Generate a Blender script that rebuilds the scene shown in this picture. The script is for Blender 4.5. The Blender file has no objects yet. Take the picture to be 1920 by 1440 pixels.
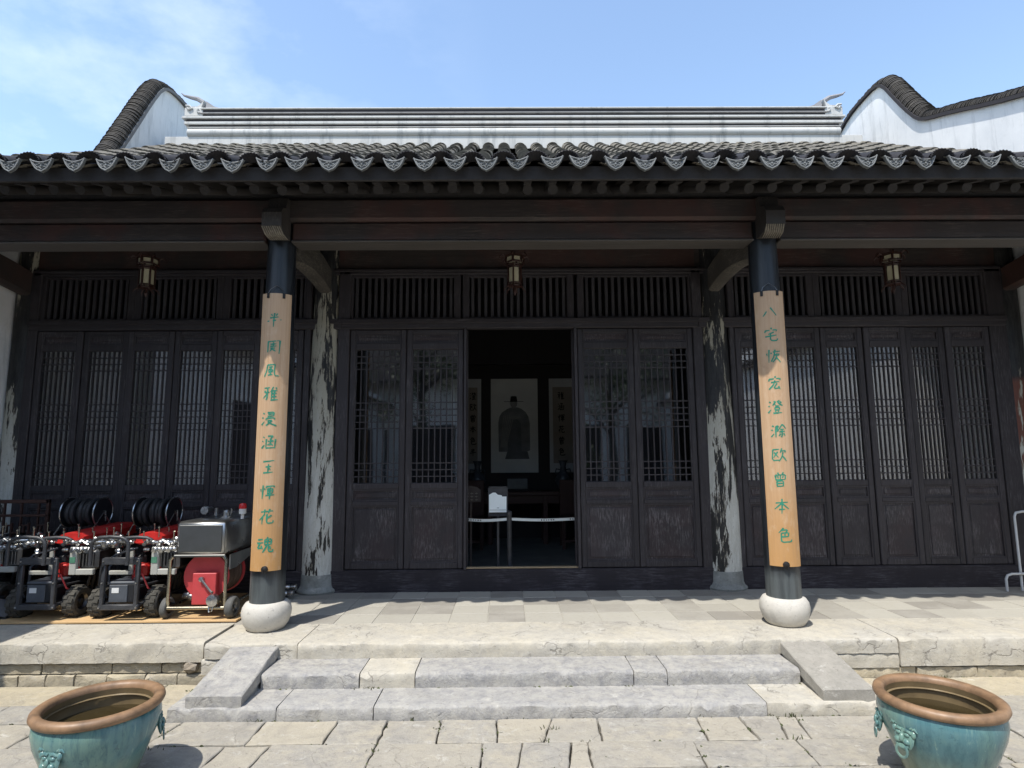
import bpy, math, random
from mathutils import Matrix, Vector, noise as mnoise
random.seed(7)
scene = bpy.context.scene
COL = scene.collection
PI = math.pi
S = 1.35            # model units -> metres (applied once to everything at the end)
G = 0.215           # model height of the courtyard paving; it becomes z = 0
def mpos(x, y, z): return Vector((x*S, y*S, (z-G)*S))

# ------------------------------------------------------------------ camera
cd = bpy.data.cameras.new('camera')
cam = bpy.data.objects.new('camera', cd); COL.objects.link(cam)
cd.sensor_width = 36; cd.lens = 1089.3/1920*36; cd.clip_start = .05; cd.clip_end = 500
R = (Matrix.Rotation(-.0081, 3, 'Z') @ Matrix.Rotation(PI/2+.1235, 3, 'X') @ Matrix.Rotation(-.0072, 3, 'Z'))
cam.matrix_world = Matrix.Translation(mpos(-.1223, 0, 1.6)) @ R.to_4x4()
scene.camera = cam
scene.render.resolution_x = 1024; scene.render.resolution_y = 768

# ------------------------------------------------------------------ sky and sun
SUN = Vector((-.65, -1, 2.22)).normalized()
w = bpy.data.worlds.new('World'); scene.world = w; w.use_nodes = True
nt = w.node_tree; nt.nodes.clear()
def wn(t): return nt.nodes.new(t)
out = wn('ShaderNodeOutputWorld'); bg = wn('ShaderNodeBackground'); sky = wn('ShaderNodeTexSky')
sky.sky_type = 'NISHITA'; sky.sun_disc = False
sky.sun_elevation = math.asin(SUN.z); sky.sun_rotation = math.atan2(SUN.x, SUN.y)
sky.air_density = 1.25; sky.dust_density = .8; sky.ozone_density = .7
tc = wn('ShaderNodeTexCoord'); mp = wn('ShaderNodeMapping'); nz = wn('ShaderNodeTexNoise')
mp.inputs['Scale'].default_value = (1.6, 2.2, 3.4)
nz.inputs['Scale'].default_value = 2.6; nz.inputs['Detail'].default_value = 9; nz.inputs['Roughness'].default_value = .58
rp = wn('ShaderNodeValToRGB'); rp.color_ramp.elements[0].position = .46; rp.color_ramp.elements[1].position = .90
rp.color_ramp.elements[0].color = (0, 0, 0, 1); rp.color_ramp.elements[1].color = (.6, .6, .6, 1)
# thin cloud lies in the western half of the sky
sp = wn('ShaderNodeSeparateXYZ'); mr = wn('ShaderNodeMapRange')
mr.inputs['From Min'].default_value = -.02; mr.inputs['From Max'].default_value = -.42
ml = wn('ShaderNodeMath'); ml.operation = 'MULTIPLY'
mx = wn('ShaderNodeMix'); mx.data_type = 'RGBA'
mx.inputs[7].default_value = (4.6, 5.0, 5.4, 1)
L = nt.links.new
L(tc.outputs['Generated'], mp.inputs[0]); L(mp.outputs[0], nz.inputs['Vector']); L(nz.outputs[0], rp.inputs[0])
L(tc.outputs['Generated'], sp.inputs[0]); L(sp.outputs['X'], mr.inputs['Value'])
L(rp.outputs[0], ml.inputs[0]); L(mr.outputs[0], ml.inputs[1]); L(ml.outputs[0], mx.inputs[0])
L(sky.outputs[0], mx.inputs[6]); L(mx.outputs[2], bg.inputs[0]); L(bg.outputs[0], out.inputs[0])
bg.inputs[1].default_value = .15
sd = bpy.data.lights.new('sun', 'SUN'); sd.energy = 2.7; sd.angle = math.radians(.55); sd.color = (1, .955, .88)
so = bpy.data.objects.new('sun', sd); COL.objects.link(so)
so.rotation_euler = SUN.to_track_quat('Z', 'Y').to_euler(); so.location = SUN*40
vs = scene.view_settings
vs.view_transform = 'Standard'; vs.look = 'None'; vs.gamma = 1; vs.use_curve_mapping = False; vs.exposure = .98

# ------------------------------------------------------------------ mesh builder
class M:
    def __init__(s): s.v = []; s.f = []; s.mi = []; s.m = 0
    def face(s, idx): s.f.append(idx); s.mi.append(s.m)
    def add(s, vs, fs):
        o = len(s.v); s.v += [tuple(p) for p in vs]
        for f in fs: s.face([i+o for i in f])
        return s
    def box(s, x0, x1, y0, y1, z0, z1, b=0, jit=0):
        if b <= 0:
            v = [(x, y, z) for z in (z0, z1) for y in (y0, y1) for x in (x0, x1)]
            return s.add(v, [(0,2,3,1),(4,5,7,6),(0,1,5,4),(2,6,7,3),(0,4,6,2),(1,3,7,5)])
        b = min(b, (x1-x0)*.45, (y1-y0)*.45, (z1-z0)*.45)
        v = []; ix = {}
        for i in (0, 1):
            for j in (0, 1):
                for k in (0, 1):
                    jx, jy, jz = [random.uniform(-jit, jit) for _ in range(3)]
                    c = ((x0, x1)[i]+jx, (y0, y1)[j]+jy, (z0, z1)[k]+jz)
                    d = (b*(1-2*i), b*(1-2*j), b*(1-2*k))
                    for a in range(3):
                        ix[i,j,k,a] = len(v)
                        v.append(tuple(c[q]+(0 if q == a else d[q]) for q in range(3)))
        f = []
        for i in (0, 1):
            q = [ix[i,0,0,0], ix[i,1,0,0], ix[i,1,1,0], ix[i,0,1,0]]; f.append(q if i else q[::-1])
            q = [ix[0,i,0,1], ix[0,i,1,1], ix[1,i,1,1], ix[1,i,0,1]]; f.append(q if i else q[::-1])
            q = [ix[0,0,i,2], ix[1,0,i,2], ix[1,1,i,2], ix[0,1,i,2]]; f.append(q if i else q[::-1])
        for p in (0, 1):
            for q in (0, 1):
                f.append([ix[0,p,q,1], ix[1,p,q,1], ix[1,p,q,2], ix[0,p,q,2]])
                f.append([ix[p,0,q,0], ix[p,1,q,0], ix[p,1,q,2], ix[p,0,q,2]])
                f.append([ix[p,q,0,0], ix[p,q,1,0], ix[p,q,1,1], ix[p,q,0,1]])
                for r in (0, 1): f.append([ix[p,q,r,0], ix[p,q,r,1], ix[p,q,r,2]])
        return s.add(v, f)
    def tube(s, pts, r, n=8, caps=True, closed=False):
        pts = [Vector(p) for p in pts]; N = len(pts)
        rs = r if isinstance(r, (list, tuple)) else [r]*N
        v = []; up = None
        for i, p in enumerate(pts):
            if closed: t = pts[(i+1) % N]-pts[i-1]
            else: t = pts[min(i+1, N-1)]-pts[max(i-1, 0)]
            t.normalize()
            if up is None:
                up = Vector((0, 0, 1)) if abs(t.z) < .9 else Vector((1, 0, 0))
            a = t.cross(up).normalized(); up = a.cross(t).normalized()
            for k in range(n):
                an = 2*PI*k/n; v.append(p+(a*math.cos(an)+up*math.sin(an))*rs[i])
        f = []
        for i in range(N if closed else N-1):
            j = (i+1) % N
            for k in range(n):
                f.append((i*n+k, i*n+(k+1) % n, j*n+(k+1) % n, j*n+k))
        if caps and not closed: f += [tuple(range(n))[::-1], tuple((N-1)*n+k for k in range(n))]
        return s.add(v, f)
    def lathe(s, prof, c=(0, 0, 0), n=24, axis='z', caps=True, a0=0, a1=2*PI):
        full = abs(a1-a0-2*PI) < 1e-6; v = []; K = n if full else n+1
        for r, h in prof:
            for k in range(K):
                a = a0+(a1-a0)*k/n; x, y = r*math.cos(a), r*math.sin(a)
                p = {'z': (x, y, h), 'x': (h, x, y), 'y': (y, h, x)}[axis]
                v.append((p[0]+c[0], p[1]+c[1], p[2]+c[2]))
        f = []
        for i in range(len(prof)-1):
            for k in range(n):
                k2 = (k+1) % K
                f.append((i*K+k, i*K+k2, (i+1)*K+k2, (i+1)*K+k))
        if caps and full:
            if prof[0][0] > 1e-5: f.append(tuple(range(K))[::-1])
            if prof[-1][0] > 1e-5: f.append(tuple((len(prof)-1)*K+k for k in range(K)))
        return s.add(v, f)
    def prism(s, poly, a, b, axis='y'):
        n = len(poly)
        def P(u, w_, h): return {'y': (u, h, w_), 'x': (h, u, w_), 'z': (u, w_, h)}[axis]
        v = [P(u, q, a) for u, q in poly]+[P(u, q, b) for u, q in poly]
        f = [tuple(range(n))[::-1], tuple(range(n, 2*n))]
        for i in range(n): j = (i+1) % n; f.append((i, j, n+j, n+i))
        return s.add(v, f)
    def ball(s, c, r, n=10, m=6):
        rx, ry, rz = r if isinstance(r, (list, tuple)) else (r, r, r)
        v = [(c[0], c[1], c[2]-rz)]
        for i in range(1, m):
            a = PI*i/m
            for k in range(n):
                b = 2*PI*k/n
                v.append((c[0]+rx*math.sin(a)*math.cos(b), c[1]+ry*math.sin(a)*math.sin(b), c[2]-rz*math.cos(a)))
        v.append((c[0], c[1], c[2]+rz)); e = len(v)-1; f = []
        for k in range(n):
            k2 = (k+1) % n
            f.append((0, 1+k2, 1+k)); f.append((e, 1+(m-2)*n+k, 1+(m-2)*n+k2))
            for i in range(m-2): f.append((1+i*n+k, 1+i*n+k2, 1+(i+1)*n+k2, 1+(i+1)*n+k))
        return s.add(v, f)
    def xform(s, mat, start=0):
        for i in range(start, len(s.v)): s.v[i] = tuple(mat @ Vector(s.v[i]))
        return s

def rootloc(p):
    q = Vector((0, 0, 0))
    while p is not None: q += p.location; p = p.parent
    return q
def build(name, m, mats, parent=None, smooth=None, origin=None, label=None):
    me = bpy.data.meshes.new(name)
    off = rootloc(parent); loc = Vector(origin)-off if origin else Vector((0, 0, 0))
    o0 = off+loc
    me.from_pydata([(p[0]-o0.x, p[1]-o0.y, p[2]-o0.z) for p in m.v], [], m.f)
    import bmesh
    bm = bmesh.new(); bm.from_mesh(me); bmesh.ops.recalc_face_normals(bm, faces=bm.faces); bm.to_mesh(me); bm.free()
    if not isinstance(mats, (list, tuple)): mats = [mats]
    for q in mats: me.materials.append(q)
    if len(mats) > 1: me.polygons.foreach_set('material_index', m.mi)
    if smooth:
        me.shade_smooth(); me.set_sharp_from_angle(angle=math.radians(smooth))
    o = bpy.data.objects.new(name, me); COL.objects.link(o)
    o.location = loc; o.parent = parent
    if label: o['label'] = label
    return o
def thing(name, label, cat, loc=(0, 0, 0), group=None):
    o = bpy.data.objects.new(name, None); COL.objects.link(o); o.location = loc
    o.empty_display_size = .1
    return tag(o, label, cat, group)
def tag(o, label=None, cat=None, group=None, kind=None):
    if label: o['label'] = label
    if cat: o['category'] = cat
    if group: o['group'] = group
    if kind: o['kind'] = kind
    return o
def kids(o): return [c for c in bpy.data.objects if c.parent == o]
def copy_tree(o, loc=None, parent=None, children=None):
    c = o.copy(); COL.objects.link(c); c.parent = parent
    if loc is not None: c.location = loc
    for ch in (kids(o)): copy_tree(ch, None, c)
    return c

# ------------------------------------------------------------------ materials
class NT:
    def __init__(s, name):
        s.mat = bpy.data.materials.new(name); s.mat.use_nodes = True
        s.t = s.mat.node_tree; s.b = s.t.nodes['Principled BSDF']; s.out = s.t.nodes['Material Output']
        s.tc = s.t.nodes.new('ShaderNodeTexCoord')
    def n(s, t, **kw):
        q = s.t.nodes.new(t)
        for k, v in kw.items(): setattr(q, k, v)
        return q
    def link(s, a, b): s.t.links.new(a, b)
    def vec(s, sc=(1, 1, 1), rot=(0, 0, 0), rnd=True):
        m = s.n('ShaderNodeMapping'); m.inputs['Scale'].default_value = sc; m.inputs['Rotation'].default_value = rot
        s.link(s.tc.outputs['Object'], m.inputs[0])
        if rnd:
            oi = s.n('ShaderNodeObjectInfo'); mu = s.n('ShaderNodeVectorMath', operation='SCALE')
            cx = s.n('ShaderNodeCombineXYZ')
            for i in range(3): s.link(oi.outputs['Random'], cx.inputs[i])
            s.link(cx.outputs[0], mu.inputs[0]); mu.inputs['Scale'].default_value = 37
            s.link(mu.outputs[0], m.inputs['Location'])
        return m.outputs[0]
    def noise(s, scale, detail=5, rough=.55, vec=None, dist=0):
        q = s.n('ShaderNodeTexNoise'); q.inputs['Scale'].default_value = scale; q.inputs['Detail'].default_value = detail
        q.inputs['Roughness'].default_value = rough; q.inputs['Distortion'].default_value = dist
        s.link(vec if vec is not None else s.vec(), q.inputs['Vector']); return q.outputs[0]
    def vor(s, scale, vec=None, feature='F1', out=0):
        q = s.n('ShaderNodeTexVoronoi', feature=feature); q.inputs['Scale'].default_value = scale
        s.link(vec if vec is not None else s.vec(), q.inputs['Vector']); return q.outputs[out]
    def ramp(s, fac, stops):
        r = s.n('ShaderNodeValToRGB'); e = r.color_ramp.elements
        while len(e) < len(stops): e.new(.5)
        for q, (p, c) in zip(e, stops):
            q.position = p; q.color = (c, c, c, 1) if isinstance(c, (int, float)) else (*c, 1)
        s.link(fac, r.inputs[0]); return r.outputs[0]
    def mix(s, fac, a, b, mode='MIX'):
        m = s.n('ShaderNodeMix', data_type='RGBA', blend_type=mode)
        for i, v in ((0, fac), (6, a), (7, b)):
            sock = m.inputs[i]
            if isinstance(v, (int, float)): sock.default_value = v if i == 0 else (v, v, v, 1)
            elif isinstance(v, tuple): sock.default_value = (*v, 1)
            else: s.link(v, sock)
        return m.outputs[2]
    def math(s, op, a, b=0, clamp=False):
        m = s.n('ShaderNodeMath', operation=op); m.use_clamp = clamp
        for i, v in enumerate((a, b)):
            if isinstance(v, (int, float)): m.inputs[i].default_value = v
            else: s.link(v, m.inputs[i])
        return m.outputs[0]
    def rand(s): return s.n('ShaderNodeObjectInfo').outputs['Random']
    def sep(s, i):
        q = s.n('ShaderNodeSeparateXYZ'); s.link(s.tc.outputs['Object'], q.inputs[0]); return q.outputs[i]
    def bump(s, h, strength=.4, dist=.01, prev=None):
        b = s.n('ShaderNodeBump'); b.inputs['Strength'].default_value = strength; b.inputs['Distance'].default_value = dist
        s.link(h, b.inputs['Height'])
        if prev is not None: s.link(prev, b.inputs['Normal'])
        s.link(b.outputs[0], s.b.inputs['Normal']); return b.outputs[0]
    def set(s, col=None, rough=None, metal=None, spec=None, **kw):
        for k, v in (('Base Color', col), ('Roughness', rough), ('Metallic', metal), ('Specular IOR Level', spec)):
            if v is None: continue
            if isinstance(v, tuple): s.b.inputs[k].default_value = (*v, 1)
            elif isinstance(v, (int, float)): s.b.inputs[k].default_value = v
            else: s.link(v, s.b.inputs[k])
        for k, v in kw.items(): s.b.inputs[k].default_value = v
        return s.mat

def m_stone(name, c1, c2, c3, tint=.25, bump=.5, stain=.5, crack=.22):
    t = NT(name); v = t.vec()
    a = t.noise(2.6, 8, .65, v, .6); b = t.noise(12, 8, .72, v, .3); c = t.noise(60, 5, .75, v)
    col = t.mix(t.ramp(a, [(.36, 0), (.62, 1)]), c1, c2)
    col = t.mix(t.ramp(b, [(.42, 0), (.66, min(1, stain*1.3))]), col, c3)
    col = t.mix(t.ramp(t.rand(), [(0, 0), (.5, tint*.4), (1, tint)]), col, t.mix(t.rand(), c3, c1))
    # pale lime scars and flaked patches
    d = t.noise(6.5, 10, .78, t.vec((1, 1.3, 2.2)), .35)
    flake = t.ramp(d, [(.56, 0), (.66, .5)])
    col = t.mix(flake, col, t.mix(c, (.50, .48, .43), (.70, .68, .62)))
    # hairline cracks
    wv = t.n('ShaderNodeVectorMath', operation='ADD'); nn = t.n('ShaderNodeTexNoise'); nn.inputs['Scale'].default_value = 5; nn.inputs['Detail'].default_value = 6
    t.link(v, nn.inputs['Vector']); sc_ = t.n('ShaderNodeVectorMath', operation='SCALE'); sc_.inputs['Scale'].default_value = .35
    t.link(nn.outputs['Color'], sc_.inputs[0]); t.link(v, wv.inputs[0]); t.link(sc_.outputs[0], wv.inputs[1])
    cr = t.ramp(t.vor(2.6, wv.outputs[0], 'DISTANCE_TO_EDGE'), [(.0, 1), (.016, 0)])
    cr = t.math('MULTIPLY', cr, t.ramp(a, [(.48, 0), (.56, crack)]))
    col = t.mix(cr, col, (.09, .08, .07))
    # pits, grime and lichen
    p = t.noise(34, 5, .7, v)
    col = t.mix(t.ramp(p, [(.60, 0), (.70, .55)]), col, (.11, .10, .09))
    g_ = t.noise(1.6, 9, .75, v, .8)
    col = t.mix(t.ramp(g_, [(.52, 0), (.70, .42)]), col, (.17, .16, .145))
    col = t.mix(.5, col, t.mix(c, (.30, .30, .30), (.70, .70, .70)), 'SOFT_LIGHT')
    h = t.math('SUBTRACT', t.math('ADD', t.math('MULTIPLY', b, .8), t.math('MULTIPLY', c, .35)), t.math('MULTIPLY', cr, .8))
    t.bump(h, min(1, bump*1.3), .016)
    return t.set(col, t.ramp(b, [(.3, .72), (.7, .92)]), spec=.3)
pale_stone = m_stone('pale_limestone', (.49, .45, .36), (.45, .425, .365), (.34, .32, .285), crack=.5)
wall_stone_m = m_stone('yellow_limestone', (.46, .40, .28), (.41, .36, .27), (.30, .27, .21), .3, .7)
grey_stone = m_stone('grey_step_stone', (.37, .36, .335), (.43, .41, .365), (.25, .247, .248), .3, .8, .8)
paving_m = m_stone('paving_stone', (.405, .365, .285), (.355, .335, .29), (.27, .255, .23), .8, .7, .7)
base_stone = m_stone('column_base_stone', (.55, .52, .46), (.50, .48, .43), (.42, .40, .36), .1, .2, .2, 0)
rear_base_stone = m_stone('grey_base_stone', (.24, .25, .23), (.30, .31, .29), (.13, .14, .12), .1, .5, .5, 0)
def m_floor():
    t = NT('grey_floor_tile'); v = t.vec()
    a = t.noise(3, 6, .6, v); b = t.noise(30, 5, .7, v)
    col = t.mix(t.ramp(t.rand(), [(0, 0), (.45, .15), (.62, .6), (.75, .95), (1, 1)]), (.395, .375, .32), (.265, .248, .215))
    col = t.mix(t.ramp(a, [(.46, 0), (.75, .5)]), col, (.42, .40, .35))
    col = t.mix(t.ramp(b, [(.55, 0), (.75, .3)]), col, (.15, .14, .13))
    t.bump(b, .3, .006); return t.set(col, .85, spec=.3)
floor_m = m_floor()
def m_soil():
    t = NT('joint_soil'); a = t.noise(25, 5)
    return t.set(t.mix(t.ramp(a, [(.4, 0), (.62, 1)]), (.055, .05, .04), (.17, .15, .12)), .95)
soil_m = m_soil()
def m_wood(name, dark, light, red=None, wear=.5, gv=(9, 9, .5), rough=.55, wt=.56):
    t = NT(name); v = t.vec(gv)
    g = t.noise(3, 8, .65, v); g2 = t.noise(14, 6, .7, v); p = t.noise(1.7, 6, .6)
    col = t.mix(t.ramp(g, [(.35, 0), (.7, 1)]), dark, tuple(x*1.7 for x in dark))
    if red: col = t.mix(t.ramp(p, [(.44, 0), (.58, .85)]), col, red)
    col = t.mix(t.ramp(t.rand(), [(0, 0), (1, .55)]), col, tuple(x*2.1 for x in dark))
    wm = t.math('MULTIPLY', t.ramp(g2, [(wt-.06, 0), (wt+.12, 1)]), t.ramp(t.noise(2.6, 5, .65), [(.42, .12), (.64, 1)]))
    col = t.mix(t.math('MULTIPLY', wm, wear), col, light)
    t.bump(t.math('ADD', g2, g), .35, .004)
    return t.set(col, t.ramp(g2, [(.3, rough-.1), (.7, rough+.18)]), spec=.35)
door_m = m_wood('dark_door_wood', (.0225, .0195, .021), (.15, .135, .14), None, .75, (10, 10, .55))
slat_m = m_wood('grey_slat_wood', (.028, .026, .028), (.11, .10, .10), None, .6, (10, 10, .55))
doorrail_m = m_wood('dark_rail_wood', (.0225, .0195, .021), (.15, .135, .14), None, .7, (.5, 10, 10))
panel_m = m_wood('scuffed_panel_wood', (.0215, .0185, .02), (.19, .175, .175), (.04, .026, .027), .85, (7, 7, .8), wt=.53)
beam_m = m_wood('old_beam_wood', (.028, .023, .021), (.16, .125, .105), (.075, .032, .026), .75, (.45, 9, 9), .6)
rafter_m = m_wood('rafter_wood', (.022, .020, .019), (.10, .09, .08), None, .6, (9, .7, 9), .7)
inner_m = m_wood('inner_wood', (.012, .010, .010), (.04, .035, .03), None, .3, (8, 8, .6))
redwood_m = m_wood('red_brown_wood', (.035, .016, .012), (.10, .06, .045), None, .4, (.6, 9, 9), .4)
sill_m = m_wood('scuffed_sill_wood', (.012, .010, .012), (.10, .09, .10), None, .9, (.5, 6, 6), .7, .5)
worn_m = m_wood('worn_threshold_wood', (.20, .15, .09), (.36, .29, .2), None, .8, (.5, 9, 9), .6)
def m_lacquer():
    t = NT('black_lacquer'); v = t.vec((6, 6, .5)); g = t.noise(4, 7, .65, v)
    z = t.sep(2)
    col = t.mix(t.ramp(g, [(.45, 0), (.75, 1)]), (.010, .012, .015), (.035, .042, .048))
    low = t.math('MULTIPLY', t.ramp(z, [(0, 1), (.42, 1), (.52, 0)]), t.ramp(g, [(.3, .35), (.6, .95)]))
    col = t.mix(low, col, (.085, .098, .10))       # bleached, splashed foot
    t.bump(g, .12, .004)
    return t.set(col, t.ramp(g, [(.3, .30), (.7, .5)]), spec=.5)
lacquer_m = m_lacquer()
def m_peel(name, seed, zlo=.5, red=None, amount=.5):
    t = NT(name)
    m = t.n('ShaderNodeMapping'); m.inputs['Scale'].default_value = (4.2, 4.2, .62); m.inputs['Location'].default_value = (seed, seed*.7, seed*1.3)
    t.link(t.tc.outputs['Object'], m.inputs[0]); v = m.outputs[0]
    a = t.noise(1.25, 9, .66, v, .5); b = t.noise(8, 9, .74, v, .3); c = t.noise(60, 4, .7)
    z = t.sep(2)
    hgt = t.ramp(t.math('MULTIPLY', z, .25), [(0, .14), (.30, .12), (.48, -.0), (.64, -.1), (.8, -.12)])
    h2 = t.math('MULTIPLY', z, .25)
    lift = t.ramp(h2, [(.05, .30), (.36, .24), (.52, .17), (.66, .12), (.8, .09)])
    a_ = t.math('ADD', t.math('MULTIPLY', t.math('SUBTRACT', a, .5), 1.5), .5)
    s_ = t.math('ADD', t.math('ADD', a_, t.math('MULTIPLY', t.math('SUBTRACT', b, .5), .42)), t.math('SUBTRACT', lift, .15))
    mask = t.ramp(s_, [(amount-.008, 0), (amount+.008, 1)])
    plas = t.mix(t.ramp(b, [(.35, 0), (.7, 1)]), (.62, .625, .585), (.42, .41, .35))
    plas = t.mix(t.ramp(h2, [(.25, 0), (.6, .75)]), plas, (.29, .27, .20))
    black = t.mix(t.ramp(b, [(.4, 0), (.7, 1)]), (.012, .012, .013), (.045, .045, .042))
    if red: black = t.mix(t.ramp(h2, [(.42, .95), (.60, .95), (.62, 0)]), black, t.mix(b, red, tuple(x*1.8 for x in red)))
    under = t.ramp(s_, [(amount-.03, 0), (amount-.02, 1)])
    black = t.mix(t.math('MULTIPLY', under, t.ramp(c, [(.35, .5), (.6, 1)])), black, t.mix(b, (.10, .085, .06), (.24, .21, .16)))
    plas = t.mix(t.ramp(c, [(.58, 0), (.70, .5)]), plas, (.17, .165, .15))
    col = t.mix(mask, black, plas)
    t.bump(t.math('ADD', t.math('MULTIPLY', s_, 3.0), t.math('MULTIPLY', c, .2)), .35, .006)
    return t.set(col, t.ramp(mask, [(0, .5), (1, .85)]), spec=.35)
peel_a = m_peel('peeling_paint_pale', 3.1, amount=.545)
peel_b = m_peel('peeling_paint_dark', 8.4, amount=.60)
peel_c = m_peel('peeling_paint_edge', 5.2, amount=.60)
peel_d = m_peel('peeling_paint_red', 6.7, red=(.10, .035, .022), amount=.66)
peel_beam = m_wood('bleached_tie_beam', (.045, .040, .034), (.20, .18, .145), None, .8, (4, 1.2, 6), .8, .5)
def m_plaster(name, base=(.78, .79, .79), dirt=.55):
    t = NT(name); k_ = min(1, base[0]/.6)
    v = t.vec((3.2, 3.2, .35)); a = t.noise(2.0, 8, .7, v); b = t.noise(1.1, 7, .65); c = t.noise(45, 4, .6)
    col = t.mix(t.ramp(b, [(.4, 0), (.75, .7)]), base, (.60*k_, .62*k_, .63*k_))
    e = t.noise(3.5, 9, .75)
    col = t.mix(t.ramp(e, [(.56, 0), (.70, dirt*.5)]), col, (.45*k_, .46*k_, .45*k_))
    col = t.mix(t.math('MULTIPLY', t.ramp(a, [(.52, 0), (.70, 1)]), dirt), col, (.33*k_, .34*k_, .34*k_))
    t.bump(c, .15, .004); return t.set(col, .9, spec=.2)
plaster_m = m_plaster('white_plaster', (.84, .84, .83))
ridge_m = m_plaster('ridge_lime', (.52, .515, .49), .95)
darkridge_m = m_tile('ridge_tile_course', (.045, .042, .046), (.028, .026, .03), (.10, .095, .09)) if False else m_plaster('ridge_tile_course', (.05, .046, .05), .1)
def m_tile(name, c1, c2, c3, rnd=.5):
    t = NT(name); v = t.vec(); a = t.noise(9, 6, .65, v); b = t.noise(55, 5, .7, v)
    col = t.mix(t.ramp(a, [(.4, 0), (.66, 1)]), c1, c2)
    col = t.mix(t.ramp(b, [(.56, 0), (.72, .6)]), col, c3)
    col = t.mix(t.ramp(t.rand(), [(0, 0), (1, rnd)]), col, c2)
    t.bump(b, .5, .006); return t.set(col, .9, spec=.25)
tile_m = m_tile('roof_tile', (.185, .168, .132), (.105, .098, .088), (.27, .25, .19))
lip_m = m_tile('eave_lip_tile', (.036, .034, .036), (.022, .022, .026), (.085, .08, .07))
drip_m = m_tile('drip_tile', (.17, .175, .17), (.12, .125, .12), (.07, .07, .07), .6)
drip_relief = m_tile('drip_relief', (.30, .305, .295), (.215, .22, .215), (.12, .12, .115), .7)
coping_m = m_tile('coping_tile', (.075, .067, .056), (.042, .039, .037), (.16, .145, .12))
def m_simple(name, col, rough=.5, metal=0, spec=.5, var=.25, sc=12, bump=0, **kw):
    t = NT(name); a = t.noise(sc, 5, .6)
    c = t.mix(t.ramp(a, [(.35, 0), (.7, 1)]), col, tuple(x*(1-var) for x in col))
    if bump: t.bump(a, bump, .004)
    return t.set(c, t.ramp(a, [(.3, max(0, rough-.06)), (.7, min(1, rough+.1))]), metal, spec, **kw)
black_metal = m_simple('black_painted_steel', (.030, .031, .034), .45, var=-.7, sc=18, bump=.1)
black_plastic = m_simple('black_plastic', (.014, .015, .018), .45)
grey_plastic = m_simple('grey_plastic', (.075, .085, .10), .5)
rubber = m_simple('tyre_rubber', (.020, .020, .019), .85, var=.4, sc=40, bump=.3)
tyre_dusty = m_simple('dusty_tyre', (.075, .07, .058), .9, var=.5, sc=30, bump=.3)
red_paint = m_simple('red_paint', (.60, .03, .024), .38, var=.4, sc=9)
red_dull = m_simple('red_reel_paint', (.50, .055, .06), .45, var=.15)
chrome = m_simple('chrome', (.55, .55, .54), .28, 1, var=.3, sc=30)
steel = m_simple('brushed_steel', (.46, .46, .445), .30, 1, var=.25, sc=4)
steel_dk = m_simple('dull_steel', (.20, .20, .20), .4, 1, var=.3)
beige = m_simple('beige_bracket_paint', (.40, .40, .36), .55, var=.15)
brass = m_simple('brass', (.42, .33, .17), .3, 1)
white_p = m_simple('white_plastic', (.66, .67, .66), .45, var=.1)
paper_m = m_simple('aged_paper', (.76, .77, .72), .9, var=.12, sc=3)
paper_edge = m_simple('scroll_silk', (.60, .61, .60), .9, var=.1, sc=4)
paper_brown = m_simple('brown_paper', (.34, .30, .25), .9, var=.15, sc=4)
ink_m = m_simple('black_ink', (.012, .012, .012), .9)
inkgrey_m = m_simple('printed_robe', (.27, .285, .28), .9, var=.35, sc=6)
inkdark_m = m_simple('printed_robe_shade', (.19, .205, .21), .9, var=.3, sc=6)
inklight_m = m_simple('printed_robe_light', (.36, .37, .35), .9, var=.3, sc=6)
sign_m = m_simple('notice_card', (.86, .92, .90), .6, var=.04)
signgrey = m_simple('notice_print', (.20, .22, .22), .7)
belt_m = m_simple('barrier_belt', (.62, .65, .62), .6, var=.1)
lantern_paper = m_simple('lantern_silk', (.52, .48, .33), .7, var=.2, sc=8)
lantern_wood = m_simple('lantern_wood', (.05, .02, .014), .4, var=.4)
porcelain = m_simple('blue_grey_porcelain', (.10, .11, .125), .2, var=.6, sc=14)
plank_m = m_wood('raw_plank', (.36, .24, .12), (.52, .38, .2), None, .5, (.6, 9, 9), .6)
vat_rim = m_simple('brown_rim_glaze', (.29, .175, .095), .5, var=.6, sc=9, bump=.2)
vat_in = m_simple('brown_inside_glaze', (.20, .145, .075), .35, var=.4, sc=6)
green_paint = m_simple('green_character_paint', (.018, .17, .105), .55, var=-.7, sc=45)
iron = m_simple('dark_iron', (.03, .028, .026), .5, .6)
tarp_m = m_simple('grey_tarpaulin', (.13, .13, .13), .7, var=.3, sc=5)
asphalt_green = m_simple('weed_leaf', (.085, .10, .035), .8, var=.65, sc=14)
tree_leaf = m_simple('tree_leaf', (.05, .085, .03), .6, var=.4, sc=6)
rail_m = m_simple('white_painted_tube', (.55, .56, .56), .4, var=.1)
red_lens = m_simple('red_beacon_lens', (.55, .02, .02), .2, var=.1)
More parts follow.
